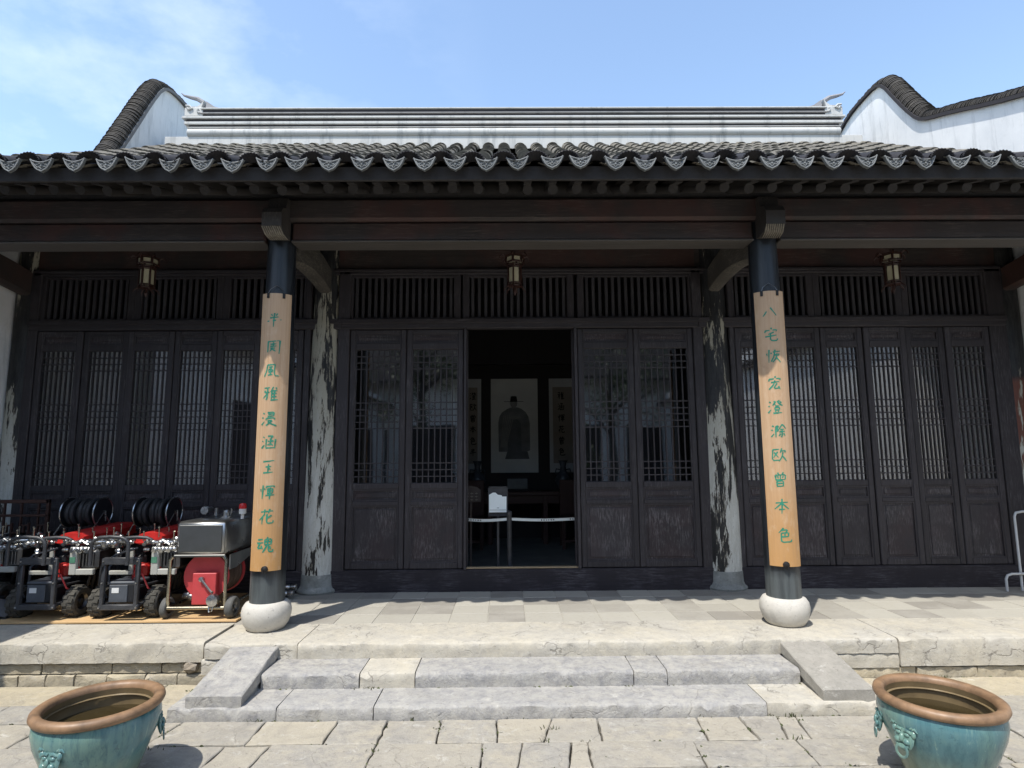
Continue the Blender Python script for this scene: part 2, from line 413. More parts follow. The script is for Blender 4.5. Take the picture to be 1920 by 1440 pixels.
def m_glass():
    t = NT('window_glass'); t.t.nodes.remove(t.b)
    fr = t.n('ShaderNodeFresnel'); fr.inputs['IOR'].default_value = 3.0
    w_ = t.noise(1.3, 2, .5); b = t.n('ShaderNodeBump'); b.inputs['Strength'].default_value = .06; b.inputs['Distance'].default_value = .02
    t.link(w_, b.inputs['Height'])
    tr = t.n('ShaderNodeBsdfTransparent'); tr.inputs[0].default_value = (.78, .82, .82, 1)
    gl = t.n('ShaderNodeBsdfGlossy'); gl.inputs['Roughness'].default_value = .03
    t.link(b.outputs[0], gl.inputs['Normal'])
    mx_ = t.n('ShaderNodeMixShader'); t.link(fr.outputs[0], mx_.inputs[0]); t.link(tr.outputs[0], mx_.inputs[1]); t.link(gl.outputs[0], mx_.inputs[2])
    t.link(mx_.outputs[0], t.out.inputs[0]); return t.mat
glass_m = m_glass()
def m_glaze():
    t = NT('turquoise_glaze'); v = t.vec((2.5, 2.5, .8)); a = t.noise(1.6, 7, .6, v, .6); b = t.noise(24, 6, .75); c = t.noise(2.2, 5, .6)
    col = t.mix(t.ramp(a, [(.36, 0), (.62, 1)]), (.14, .25, .215), (.080, .18, .20))
    col = t.mix(t.ramp(c, [(.5, 0), (.7, .55)]), col, (.17, .27, .20))
    sp_ = t.math('MULTIPLY', t.ramp(b, [(.58, 0), (.66, 1)]), t.ramp(c, [(.40, 0), (.52, .8)]))
    col = t.mix(sp_, col, (.02, .06, .08))
    z = t.sep(2); dr = t.noise(3.2, 7, .7, t.vec((7, 7, .5)), .3)
    col = t.mix(t.ramp(dr, [(.50, 0), (.64, .75)]), col, (.045, .115, .135))
    col = t.mix(t.ramp(dr, [(.30, .6), (.42, 0)]), col, (.24, .36, .30))
    lo = t.math('MULTIPLY', t.ramp(z, [(.02, 1), (.26, 0)]), t.ramp(c, [(.35, .3), (.6, 1)]))
    col = t.mix(lo, col, (.20, .21, .13))
    t.bump(b, .08, .004)
    return t.set(col, t.ramp(b, [(.4, .16), (.7, .3)]), spec=.5)
glaze_m = m_glaze()
def m_bamboo():
    t = NT('bamboo_board'); v = t.vec((22, 22, .30)); g = t.noise(3, 8, .65, v); p = t.noise(1.7, 6, .65); q = t.noise(9, 6, .7, t.vec((2, 2, .8)))
    z = t.math('MULTIPLY', t.sep(2), .37)
    col = t.mix(t.ramp(t.math('ADD', z, t.math('MULTIPLY', t.math('SUBTRACT', p, .5), .35)), [(.0, 0), (.40, 1)]), (.47, .255, .09), (.50, .335, .20))
    col = t.mix(t.ramp(g, [(.45, 0), (.70, .55)]), col, (.37, .21, .10))
    col = t.mix(t.ramp(q, [(.54, 0), (.72, .5)]), col, (.56, .42, .29))
    col = t.mix(t.ramp(t.noise(2.4, 8, .8), [(.60, 0), (.72, .45)]), col, (.24, .14, .08))
    t.bump(g, .15, .003); return t.set(col, t.ramp(q, [(.3, .34), (.7, .6)]), spec=.4)
bamboo_m = m_bamboo()
def m_water():
    t = NT('still_water'); return t.set((.035, .025, .010), .03, spec=.5)
water_m = m_water()

# ================================================================== SETTING
# ---- courtyard ground
gm = M(); gm.box(-60, 60, -60, 60, -.6, G-.03)
ground = build('ground', gm, soil_m); tag(ground, kind='structure')
ground['label'] = 'courtyard floor of worn irregular stone slabs with dark joints'
def slab(poly, z0, z1, n=5, jit=.006, b=.0042):
    """stone slab: polygon with ragged edge, slightly rounded arris"""
    pts = []
    for i, p in enumerate(poly):
        q = poly[(i+1) % len(poly)]
        for k in range(n):
            t = k/n; j = 0 if k == 0 else jit
            pts.append((p[0]+(q[0]-p[0])*t+random.uniform(-j, j), p[1]+(q[1]-p[1])*t+random.uniform(-j, j)))
    cx = sum(p[0] for p in pts)/len(pts); cy = sum(p[1] for p in pts)/len(pts)
    m = M(); N = len(pts)
    def ins(p, d):
        u = Vector((cx-p[0], cy-p[1])); l = u.length; u = u/l*min(d, l*.5); return (p[0]+u.x, p[1]+u.y)
    tl = [random.uniform(-.003, .003) for _ in range(3)]
    def zt(p): return z1+tl[0]+tl[1]*(p[0]-cx)*3+tl[2]*(p[1]-cy)*3
    v = [(p[0], p[1], z0) for p in pts]+[(p[0], p[1], zt(p)-b) for p in pts]
    v += [(*ins(p, b*1.2), zt(p)) for p in pts]
    f = [tuple(range(2*N, 3*N))]
    for i in range(N):
        j = (i+1) % N
        f += [(i, j, N+j, N+i), (N+i, N+j, 2*N+j, 2*N+i)]
    return m.add(v, f), (cx, cy, z1)
def add_slab(poly, parent, name, mat_, z0, z1, **k):
    m, c = slab(poly, z0, z1, **k)
    return build(name, m, mat_, parent, smooth=35, origin=c)
rows = [  # y top, y bottom, joints (x at top, x at bottom)
    (3.283, 3.025, [(-3.0, -3.0), (-2.55, -2.56), (-1.848, -1.90), (-1.411, -1.412), (-1.028, -1.033), (-.767, -.768), (-.483, -.480), (-.188, -.183), (.104, .045), (.343, .332), (.872, .851), (1.096, 1.104), (1.300, 1.243), (1.400, 1.361), (1.98, 2.0), (2.42, 2.40), (2.95, 2.95)]),
    (3.025, 2.785, [(-3.1, -3.1), (-2.7, -2.72), (-2.2, -2.18), (-1.504, -1.52), (-1.282, -1.301), (-.768, -.773), (-.253, -.255), (-.059, -.088), (.180, .142), (.257, .251), (.775, .764), (1.276, 1.271), (1.75, 1.72), (2.15, 2.16), (2.6, 2.6), (3.1, 3.1)]),
]
yy = 2.785
while yy > -1.2:
    h = random.uniform(.22, .27); xs = []; x = -3.2
    while x < 3.2: xs.append((x+random.uniform(-.02, .02), x+random.uniform(-.02, .02))); x += random.uniform(.22, .55)
    rows.append((yy, yy-h, xs)); yy -= h
g2 = .0042
for (y0, y1, js) in rows:
    for (a, b) in zip(js, js[1:]):
        tj = [random.uniform(-.008, .008) for _ in range(4)]
        add_slab([(a[1]+g2, y1+g2+tj[0]), (b[1]-g2, y1+g2+tj[1]), (b[0]-g2, y0-g2+tj[2]*.4), (a[0]+g2, y0-g2+tj[3]*.4)], ground, 'paving_slab', paving_m, G-.06, G, jit=.005)
for (y0, y1, jl, jr) in [(3.80, 3.515, [-5.2, -4.3, -3.35, -2.72, -2.22, -1.95], [1.98, 2.52, 3.05, 3.8, 4.6, 5.2]), (3.515, 3.283, [-5.2, -4.5, -3.6, -2.95, -2.36, -1.95], [1.98, 2.28, 2.83, 3.5, 4.3, 5.2])]:
    for js in (jl, jr):
        for a, b in zip(js, js[1:]):
            tj = [random.uniform(-.007, .007) for _ in range(4)]
            add_slab([(a+g2, y1+g2+tj[0]), (b-g2, y1+g2+tj[1]), (b-g2+tj[2], y0-g2), (a+g2+tj[3], y0-g2)], ground, 'paving_slab', wall_stone_m if y0 > 3.6 else paving_m, G-.06, G, jit=.005)
for (y0, y1, _) in rows[:9]:
    for js in ([-5.2, -4.6, -3.9, -3.2+.1], [3.05, 3.7, 4.4, 5.2]):
        for a, b in zip(js, js[1:]):
            add_slab([(a+g2, y1+g2), (b-g2, y1+g2), (b-g2, y0-g2), (a+g2, y0-g2)], ground, 'paving_slab', paving_m, G-.06, G-.004, jit=.004)

# ---- terrace: kerb stones, wall courses, floor tiles
ter = bpy.data.objects.new('terrace', None); COL.objects.link(ter)
tag(ter, 'raised stone terrace in front of the hall with pale kerb slabs and grey tiles', kind='structure')
core = M(); core.box(-5.2, 5.2, 3.92, 5.4, G-.3, .435); build('terrace_core', core, soil_m, ter)
def long_stone(x0, x1, yf, yb, z0, z1, parent, name, mat_, n=None, jit=.004, b=.012, cs=(0, 0)):
    n = n or max(5, int((x1-x0)/.035)); m = M(); P = 7; v = []
    for i in range(n+1):
        t = i/n; x = x0+(x1-x0)*t
        c0 = cs[0]*(1-t)+cs[1]*t
        j = lambda s=1: random.uniform(-jit, jit)*s
        bb = b*(.6+random.random()) + (random.uniform(.006, .02) if random.random() < .16 else 0)
        prof = [(yf+j(), z0), (yf+j(1.3), z0+(z1-z0)*.5), (yf+j(), z1-bb), (yf+bb*.35+j(.5), z1-bb*.3), (yf+bb+j(.4), z1+j(.2)), (yf+(yb-yf)*.5, z1+j(.5)), (yb, z1)]
        v += [(x, y, z) for y, z in prof]
    f = []
    for i in range(n):
        for k in range(P-1): f.append((i*P+k, i*P+k+1, (i+1)*P+k+1, (i+1)*P+k))
    f += [tuple(range(P)), tuple(n*P+k for k in range(P))[::-1]]
    m.add(v, f)
    return build(name, m, mat_, parent, smooth=40, origin=((x0+x1)/2, (yf+yb)/2, z1))
gp = .004
long_stone(-5.2, -2.04, 3.838, 4.26, .333, .452, ter, 'kerb_stone', pale_stone, jit=.006)
long_stone(-2.015, -1.44, 3.800, 4.232, .362, .450, ter, 'kerb_stone', pale_stone)
long_stone(-1.434, 2.31, 3.790, 4.232, .362, .450, ter, 'kerb_stone', pale_stone)
long_stone(2.318, 5.2, 3.785, 4.232, .285, .450, ter, 'kerb_stone', pale_stone)
long_stone(1.56, 2.31, 3.793, 3.9, .275, .36, ter, 'kerb_stone', pale_stone)
long_stone(-2.03, -1.56, 3.802, 3.9, .27, .358, ter, 'wall_stone', pale_stone)
def course(xs, yf, z0, z1, mat_, jit=.004):
    for a, b in zip(xs, xs[1:]):
        dy = random.uniform(-.006, .006)
        long_stone(a+gp, b-gp, yf+dy, yf+.12, z0+gp*.6, z1-gp*.6, ter, 'wall_stone', mat_, jit=jit, b=.007)
course([-5.2, -4.3, -3.62, -3.06, -2.62, -2.31, -2.04], 3.862, .262, .328, wall_stone_m)
course([-5.2, -4.7, -4.1, -3.5, -3.19, -3.02, -2.84, -2.64, -2.4, -2.2, -2.0], 3.85, G-.04, .259, wall_stone_m, .006)
course([1.56, 1.95, 2.42, 2.80, 3.3, 4.0, 5.2], 3.80, G-.04, .279, wall_stone_m, .006)
rk = M(); rk.ball((-2.12, 3.862, .30), (.055, .04, .036), 8, 5)
rk.v = [(p[0]+random.uniform(-.01, .01), p[1]+random.uniform(-.008, .008), p[2]+random.uniform(-.008, .008)) for p in rk.v]
build('rubble_stone', rk, m_stone('brown_rubble', (.30, .25, .19), (.36, .31, .24), (.2, .17, .13), .1, 1), ter)
ft0 = None
for r_ in range(4):
    y0 = 4.238+r_*.236
    for k in range(-18, 19):
        x0 = k*.269-.004+(0 if r_ < 3 else 0)
        hx, hy = .1325, .1155
        if ft0 is None:
            m = M(); m.box(-hx, hx, -hy, hy, -.03, 0, .0025); ft0 = build('floor_tile', m, floor_m, ter); o = ft0
        else: o = ft0.copy(); COL.objects.link(o)
        o.location = (x0+.1345, y0+.118, .4475+random.uniform(-.0015, .0015)); o.rotation_euler = (random.uniform(-.004, .004), random.uniform(-.004, .004), random.uniform(-.006, .006))
# mortar bed just under the tile tops
mb = M(); mb.box(-5.2, 5.2, 4.236, 5.4, .40, .4435); build('mortar_bed', mb, m_simple('pale_mortar', (.42, .40, .34), .95, sc=30), ter)

# ---- steps
st = thing('stone_steps', 'low flight of grey stone steps between two sloping side slabs', 'steps', (0, 3.5, G))
for a, b in [(-1.553, -.985), (-.985, -.665), (-.665, .598), (.598, .792), (.792, 1.568)]:
    long_stone(a+.003, b-.003, 3.535+random.uniform(-.004, .004), 3.80, .272, .3615, st, 'step_stone', grey_stone if not -.99 < a < -.9 else pale_stone, jit=.004)
for a, b in [(-1.94, -1.36), (-1.36, -.845), (-.845, 1.255), (1.255, 1.96)]:
    long_stone(a+.003, b-.003, 3.283+random.uniform(-.004, .004), 3.56, G-.04, .281, st, 'step_stone', grey_stone if a < 1.2 else pale_stone, jit=.005)
fill = M(); fill.box(-1.95, 1.96, 3.56, 3.86, G-.05, .275); build('step_core', fill, soil_m, st)
for (xa, xb, lab) in ((-1.852, -1.556, 'pale grey sloping side slab'), (1.572, 1.852, 'tan grey sloping side slab')):
    m = M(); n = 8; v = []
    for i in range(n+1):
        t = i/n; y = 3.795+(3.30-3.795)*t; z = .436+(.336-.436)*t
        j = lambda: random.uniform(-.0025, .0025)
        v += [(xa+j(), y, z-.062), (xa+j(), y, z-.006), (xa+.006, y, z+j()*.5), (xb-.006, y, z+j()*.5), (xb+j(), y, z-.006), (xb+j(), y, z-.062)]
    f = [tuple(range(6))[::-1], tuple(n*6+k for k in range(6))]
    for i in range(n):
        for k in range(6): f.append((i*6+k, i*6+(k+1) % 6, (i+1)*6+(k+1) % 6, (i+1)*6+k))
    # wedge below, down to the first tread
    m.add(v, f)
    m.prism([(3.315, .279), (3.79, .279), (3.79, .374), (3.315, .276)], xa+.012, xb-.012, 'x')
    build('ramp_stone', m, grey_stone if xa < 0 else m_stone('tan_ramp_stone', (.30, .285, .25), (.34, .32, .28), (.23, .22, .19), .1, .4), st, smooth=35, label=lab)

# ---- weeds in the joints
wd = M()
for (x, y, n) in [(-.93, 3.53, 14), (-.62, 3.285, 12), (-1.45, 3.283, 8), (1.38, 3.27, 16), (.9, 3.28, 9), (-.05, 3.28, 7), (.1, 3.15, 8), (.05, 3.03, 6), (-1.85, 3.0, 8), (-.77, 2.95, 8), (1.3, 3.03, 8), (-1.47, 3.28, 6), (2.6, 3.79, 8), (-1.49, 3.8, 6), (.25, 3.02, 6), (1.27, 3.28, 9)]:
    for _ in range(n):
        px, py = x+random.gauss(0, .028), y+random.gauss(0, .006); a = random.uniform(0, 2*PI); l = random.uniform(.008, .026); zb = .275 if abs(y-3.53) < .02 else G-.004
        dx, dy = math.cos(a)*l*.7, math.sin(a)*l*.5; wx, wy = -math.sin(a)*.003, math.cos(a)*.003
        wd.add([(px-wx, py-wy, zb), (px+wx, py+wy, zb), (px+dx, py+dy, zb+l), (px+dx*.5-wx, py+dy*.5-wy, zb+l*.7)], [(0, 1, 2, 3)])
rw = random.Random(5)
for _ in range(150):        # moss and dead tufts packed along the joints
    y = rw.choice((3.283, 3.283, 3.025, 3.025, 2.785, 3.515, 3.795, 3.53)); x = rw.uniform(-2.9, 2.9)
    if y > 3.5 and (abs(x) < 1.95) != (y == 3.53): continue
    zb = .277 if y == 3.53 else G-.006
    if rw.random() < .35 and y < 3.3:
        r_ = rw.choice(rows[:2]); q = rw.choice(r_[2]); f_ = rw.random(); x, y = q[0]+(q[1]-q[0])*f_, r_[0]+(r_[1]-r_[0])*f_
    for k in range(rw.randint(2, 6)):
        px, py = x+rw.gauss(0, .02), y+rw.gauss(0, .003); l = rw.uniform(.004, .013); a = rw.uniform(0, 2*PI)
        dx, dy = math.cos(a)*l, math.sin(a)*l*.6
        wd.add([(px-dx, py-dy, zb), (px+dy, py-dx, zb), (px+dx, py+dy, zb+l*.5), (px-dy, py+dx, zb+l)], [(0, 1, 2, 3)])
o = build('weeds', wd, asphalt_green); tag(o, 'small weeds growing in the stone joints', kind='stuff')

# ================================================================== THE HALL
hall = thing('hall', 'dark timber hall with latticed doors and peeling columns under a grey tiled roof', 'hall', (0, 5.2, .45))
CX = 1.776; YF = 4.143; YR = 5.2645
def rz(y): d = abs(y) if False else (y-3.5); return 3.45+.53*d+.018*d*d
# front columns + bases
for s in (-1, 1):
    m = M(); m.lathe([(.114, .60), (.113, 1.2), (.108, 2.2), (.098, 3.155), (.098, 3.32)], (s*CX, YF, 0), 28)
    build('front_column', m, lacquer_m, hall, smooth=40, origin=(s*CX, YF, .45), label='black lacquered front column')
    m = M(); m.lathe([(.105, .448), (.122, .456), (.145, .49), (.159, .535), (.162, .565), (.155, .60), (.138, .625), (.120, .632), (.10, .632)], (s*CX, YF, 0), 32)
    build('column_base', m, base_stone, hall, smooth=50, origin=(s*CX, YF, .45), label='pale drum shaped stone base')
# rear columns
for s, mt in ((-1, peel_a), (1, peel_b)):
    m = M(); m.lathe([(.156, .60), (.152, 1.2), (.140, 2.2), (.126, 3.0), (.12, 3.75)], (s*CX, YR, 0), 32)
    build('rear_column', m, mt, hall, smooth=40, origin=(s*CX, YR, .45), label='column with peeling plaster, '+('mostly pale' if s < 0 else 'black and white in patches'))
    m = M(); m.lathe([(.186, .448), (.192, .462), (.186, .480), (.172, .490), (.164, .515), (.160, .603), (.10, .603)], (s*CX, YR, 0), 32)
    build('column_base', m, rear_base_stone, hall, smooth=40, origin=(s*CX, YR, .45), label='grey flared stone base')
for s, mt in ((-1, peel_c), (1, peel_d)):
    m = M(); m.lathe([(.105, .45), (.10, 2), (.095, 3.8)], (s*4.515, YR-.02, 0), 24)
    build('rear_column', m, mt, hall, smooth=40, origin=(s*4.515, YR-.02, .45), label='end column against the white side wall')
# front beams, bay by bay
for a, b in ((-4.43, -CX-.096), (-CX+.096, CX-.096), (CX+.096, 4.43)):
    m = M(); m.box(a, b, 4.062, 4.22, 3.158, 3.297, .012); build('lower_beam', m, beam_m, hall, smooth=30)
    m = M(); m.box(a, b, 4.052, 4.23, 3.146, 3.160, .004); build('beam_edge_strip', m, m_wood('worn_strip', (.05, .045, .04), (.15, .13, .11), None, .6, (.5, 9, 9)), hall)
for a, b in ((-4.5, -CX-.002), (-CX+.002, CX-.002), (CX+.002, 4.5)):
    m = M(); m.box(a, b, 4.035, 4.245, 3.302, 3.472, .02); build('upper_beam', m, beam_m, hall, smooth=30)
m = M(); m.lathe([(.085, -4.6), (.085, 4.6)], (0, 4.14, 3.56), 16, 'x'); build('purlin', m, rafter_m, hall, smooth=40)
# carved beam heads over the front columns
for s in (-1, 1):
    x = s*CX+(.02 if s < 0 else -.01); m = M()
    m.prism([(4.06, 3.45), (4.06, 3.16), (4.0, 3.150), (3.93, 3.165), (3.885, 3.205), (3.88, 3.30), (3.91, 3.345), (3.96, 3.36), (3.99, 3.45)], x-.068, x+.068, 'x')
    build('beam_head', m, m_wood('weathered_beam_head', (.024, .021, .019), (.13, .115, .10), None, .7, (6, 6, 1.5), wt=.52), hall, smooth=25)
    m = M()
    for k in range(9):
        xx = x-.06+.015*k; m.tube([(xx-.006, 3.885, 3.200), (xx+.004, 3.93, 3.158), (xx+.012, 4.0, 3.143)], [.004, .006, .003], 5)
    build('carved_fringe', m, m_simple('bleached_carving', (.26, .23, .18), .85, var=.5, sc=40), hall, smooth=40)
# crab-back tie beams between front and rear columns
def tie(x):
    m = M(); n = 12; v = []; f = []
    for i in range(n+1):
        t = i/n; y = YF+.08+(YR-YF-.18)*t; arch = math.sin(PI*min(1, max(0, t)))
        zb = 3.055+.055*arch+.02*t; zt = 3.30+.05*arch-.01*t; wd_ = .055+.012*arch
        v += [(x-wd_, y, zb+.02), (x-wd_, y, zt), (x+wd_, y, zt), (x+wd_, y, zb+.02), (x+wd_*.5, y, zb), (x-wd_*.5, y, zb)]
    for i in range(n):
        for k in range(6): f.append((i*6+k, i*6+(k+1) % 6, (i+1)*6+(k+1) % 6, (i+1)*6+k))
    f += [tuple(range(6)), tuple(n*6+k for k in range(6))[::-1]]
    m.add(v, f); return build('curved_tie_beam', m, peel_beam if abs(x) < 3 else beam_m, hall, smooth=50, origin=(x, YF, 2.2))
for x in (-CX, CX, -4.5, 4.5): tie(x)

# ---- roof
roof = M()
ys = [3.565+i*(7.16-3.565)/14 for i in range(15)]
XE = 4.62
def sheet(m, off, y0=None):
    v = []; f = []; n = len(ys)
    for y in ys: v += [(-XE, y, rz(y)+off), (XE, y, rz(y)+off)]
    for y in ys[::-1]: v += [(-XE, 14.32-y, rz(y)+off), (XE, 14.32-y, rz(y)+off)]
    for i in range(2*n-1): f.append((2*i, 2*i+1, 2*i+3, 2*i+2))
    m.add(v, f)
sheet(roof, -.03); sheet(roof, -.075)
roof_o = build('roof', roof, rafter_m, hall); 
# flying rafters (square), rafters (round), fascia
fl = M(); a = math.atan(.53)
for k in range(-27, 28):
    x = k*.166+.02
    m = M(); m.box(-.024, .024, 0, .62, -.052, -.004); m.xform(Matrix.Translation((x, 3.60, rz(3.60)-.075)) @ Matrix.Rotation(a*.62, 4, 'X'))
    build('flying_rafter', m, rafter_m, roof_o)
    m = M(); m.lathe([(.034, 0), (.034, .75)], (0, 0, 0), 10, 'y'); m.xform(Matrix.Translation((x+random.uniform(-.01, .01), 3.72+random.uniform(-.02, .02), 3.388)) @ Matrix.Rotation(a*.9, 4, 'X'))
    build('rafter', m, rafter_m, roof_o, smooth=40)
m = M(); m.box(-XE, XE, 3.555, 3.578, 3.368, 3.462, .004); build('fascia_board', m, rafter_m, roof_o)
# drip tiles
def drip_mesh():
    m = M(); W = .073; n = 10
    top = [(-W+2*W*i/n, -.020*math.sin(PI*i/n)) for i in range(n+1)]
    def bot(t):
        u = abs(2*t-1); return -.086*(1-u**2.5)*.95-(.007 if u < .12 else 0)
    low = [(-W+2*W*i/n, bot(i/n)) for i in range(n+1)]
    y0, y1 = 0, .012
    v = [(x, y0, z) for x, z in top]+[(x, y0, z) for x, z in low]+[(x, y1, z) for x, z in top]+[(x, y1, z) for x, z in low]
    N = n+1; f = []
    for i in range(n):
        f += [(i, i+1, N+i+1, N+i), (2*N+i, 3*N+i, 3*N+i+1, 2*N+i+1), (i, 2*N+i, 2*N+i+1, i+1), (N+i, N+i+1, 3*N+i+1, 3*N+i)]
    m.add(v, f)
    # raised rim and curled relief
    m.m = 1
    rim = [(x*.95, -.004, z+(-.004)) for x, z in top]+[(x*.93, -.004, z*.93+.001) for x, z in low[::-1]]
    m.tube(rim, .0042, 5, closed=True)
    for sx in (-1, 1):
        m.tube([(sx*.002, -.002, -.066), (sx*.014, -.004, -.052), (sx*.026, -.004, -.056), (sx*.034, -.004, -.046), (sx*.03, -.003, -.037), (sx*.022, -.003, -.040)], .0032, 5)
        m.tube([(sx*.034, -.003, -.046), (sx*.044, -.004, -.036), (sx*.052, -.004, -.026), (sx*.047, -.003, -.021)], .0028, 5)
        m.tube([(sx*.004, -.004, -.034), (sx*.012, -.004, -.028), (sx*.018, -.003, -.033)], .003, 5)
    m.ball((0, -.004, -.046), .007, 6, 4)
    # trough behind the face
    m.m = 0
    v = []; f = []
    for i in range(9):
        an = PI*i/8; x = -W*math.cos(an); z = -.020*math.sin(an)
        v += [(x, .01, z), (x, .16, z+.075)]
    for i in range(8): f.append((2*i, 2*i+1, 2*i+3, 2*i+2))
    m.add(v, f)
    m.xform(Matrix.Rotation(.02, 4, 'X'))
    return m
def lip_mesh():
    m = M(); n = 22; ro = .077; v = []; f = []
    rings = [(.071, .0), (ro, -.026), (.071, -.028), (.054, .012), (.046, .05)]
    for q, (r, y) in enumerate(rings):
        for i in range(n+1):
            an = PI*(.03+.94*i/n); rr = r+(.0075*(i % 2) if q in (1, 2) else 0)
            v.append((rr*math.cos(an), y, rr*math.sin(an)*.80-.012))
    N = n+1
    for q in range(len(rings)-1):
        for i in range(n): f.append((q*N+i, q*N+i+1, (q+1)*N+i+1, (q+1)*N+i))
    m.add(v, f)
    v = []; f = []           # barrel running back under the next tile
    for y, r in ((0, .078), (.10, .068), (.34, .068)):
        for i in range(n+1):
            an = PI*(.0+1.0*i/n); v.append((r*math.cos(an), y, r*math.sin(an)*.80-.012+y*.53))
    for q in range(2):
        for i in range(n): f.append((q*N+i, q*N+i+1, (q+1)*N+i+1, (q+1)*N+i))
    m.add(v, f)
    return m
d0 = build('drip_tile', drip_mesh(), [drip_m, drip_relief], roof_o, smooth=40, origin=(0, 0, 0))
l0 = build('eave_tile', lip_mesh(), lip_m, roof_o, smooth=30, origin=(0, 0, 0))
base = rootloc(roof_o)
first = True
for k in range(-23, 24):
    x = -.04+.2*k
    if abs(x) < 4.58:
        o = d0 if first else d0.copy()
        if not first: COL.objects.link(o)
        o.location = Vector((x+random.uniform(-.012, .012), 3.474+random.uniform(-.008, .008), 3.480+random.uniform(-.006, .006)))-base
        o.rotation_euler = (random.uniform(-.08, .08), random.uniform(-.05, .05), random.uniform(-.12, .12))
    x += .1
    if abs(x) < 4.55:
        o = l0 if first else l0.copy()
        if not first: COL.objects.link(o)
        o.location = Vector((x+random.uniform(-.010, .010), 3.497+random.uniform(-.01, .01), 3.468+random.uniform(-.005, .007)))-base
        o.rotation_euler = (random.uniform(-.06, .03), random.uniform(-.05, .05), random.uniform(-.07, .07))
    first = False
# cover tiles
def cover_mesh(L_=.30):
    m = M(); n = 8; v = []; f = []; r0 = .072; r1 = .062
    for y, r in ((0, r0-.012), (0, r0), (L_+.03, r1)):
        for i in range(n+1):
            an = PI*i/n; v.append((r*math.cos(an), y, r*math.sin(an)*.86))
    N = n+1
    for q in range(2):
        for i in range(n): f.append((q*N+i, q*N+i+1, (q+1)*N+i+1, (q+1)*N+i))
    return m.add(v, f)
c0 = build('cover_tile', cover_mesh(), tile_m, roof_o, smooth=40, origin=(0, 0, 0)); cfirst = True
rest = M(); spots = []
STEP = .255
for k in range(-23, 23):
    x = .06+.2*k
    if abs(x) > 4.52: continue
    y = 3.72
    while y < 7.0:
        spots.append((x, y)); y += STEP*.83
spots.sort(key=lambda p: (0 if p[1] > 5.05 else 1, p[1]))
cm = cover_mesh()
for i, (x, y) in enumerate(spots):
    sl = math.atan(.53+.036*(y-3.5)); loc = Vector((x+random.uniform(-.007, .007), y, rz(y)+.0+random.uniform(-.003, .004)))
    rot = (sl-.035+random.uniform(-.012, .012), random.uniform(-.05, .05), random.uniform(-.035, .035))
    if i < 298:
        o = c0 if cfirst else c0.copy()
        if not cfirst: COL.objects.link(o)
        cfirst = False; o.location = loc-base; o.rotation_euler = rot
    else:
        from mathutils import Euler
        T = Matrix.Translation(loc) @ Euler(rot).to_matrix().to_4x4(); q = M(); q.add(cm.v, cm.f); q.xform(T); rest.add(q.v, q.f)
o = build('cover_tiles', rest, tile_m, roof_o, smooth=40); tag(o, kind='stuff')
pan = M()
for k in range(-23, 24):
    x = -.04+.2*k
    if abs(x) > 4.6: continue
    y = 3.50
    while y < 7.05:
        v = []; L_ = .11
        for (yy_, dz) in ((y, .016), (y+L_+.02, .002)):
            for i in range(5):
                u = -1+.5*i; v.append((x+.075*u, yy_, rz(yy_)-.03+.022*u*u+dz))
        pan.add(v, [(i, i+1, 6+i, 5+i) for i in range(4)]+[]); y += L_
o = build('pan_tiles', pan, tile_m, roof_o, smooth=40); tag(o, kind='stuff')
# back slope tiles are never seen from the court: the sheet above stands for them
# ---- ridge
rid = M()
def rbox(y0, z0, z1, x=4.23, m=rid, b=.006): m.box(-x, x, y0, 14.2-y0, z0, z1, b)
rbox(6.96, 5.40, 5.655, 4.45)                      # lime skirt at the tiles
rid.lathe([(.058, -4.16), (.058, 4.16)], (0, 6.985, 5.705), 12, 'x')
rid.lathe([(.058, -4.16), (.058, 4.16)], (0, 7.215, 5.705), 12, 'x')
rbox(7.0, 5.64, 5.78, 4.16)
rbox(6.965, 5.778, 5.790, 4.19); rbox(6.958, 5.822, 5.860, 4.22); rbox(6.95, 5.898, 5.928, 4.25); rbox(6.955, 6.026, 6.046, 4.02)
ridge_o = build('ridge', rid, ridge_m, hall, smooth=35)
rd = M()
for y0, z0, z1, x in ((6.985, 5.752, 5.778, 4.16), (6.98, 5.79, 5.822, 4.17), (6.975, 5.860, 5.898, 4.2), (6.975, 5.928, 5.966, 4.06), (6.975, 5.984, 6.026, 4.0)):
    rbox(y0, z0, z1, x, rd, .004)
build('ridge_tile_course', rd, darkridge_m, ridge_o)
rd = M(); rbox(6.957, 5.966, 5.984, 4.05, rd, .006); build('ridge_grey_course', rd, m_plaster('grey_lime_course', (.30, .29, .285), .8), ridge_o, smooth=35)
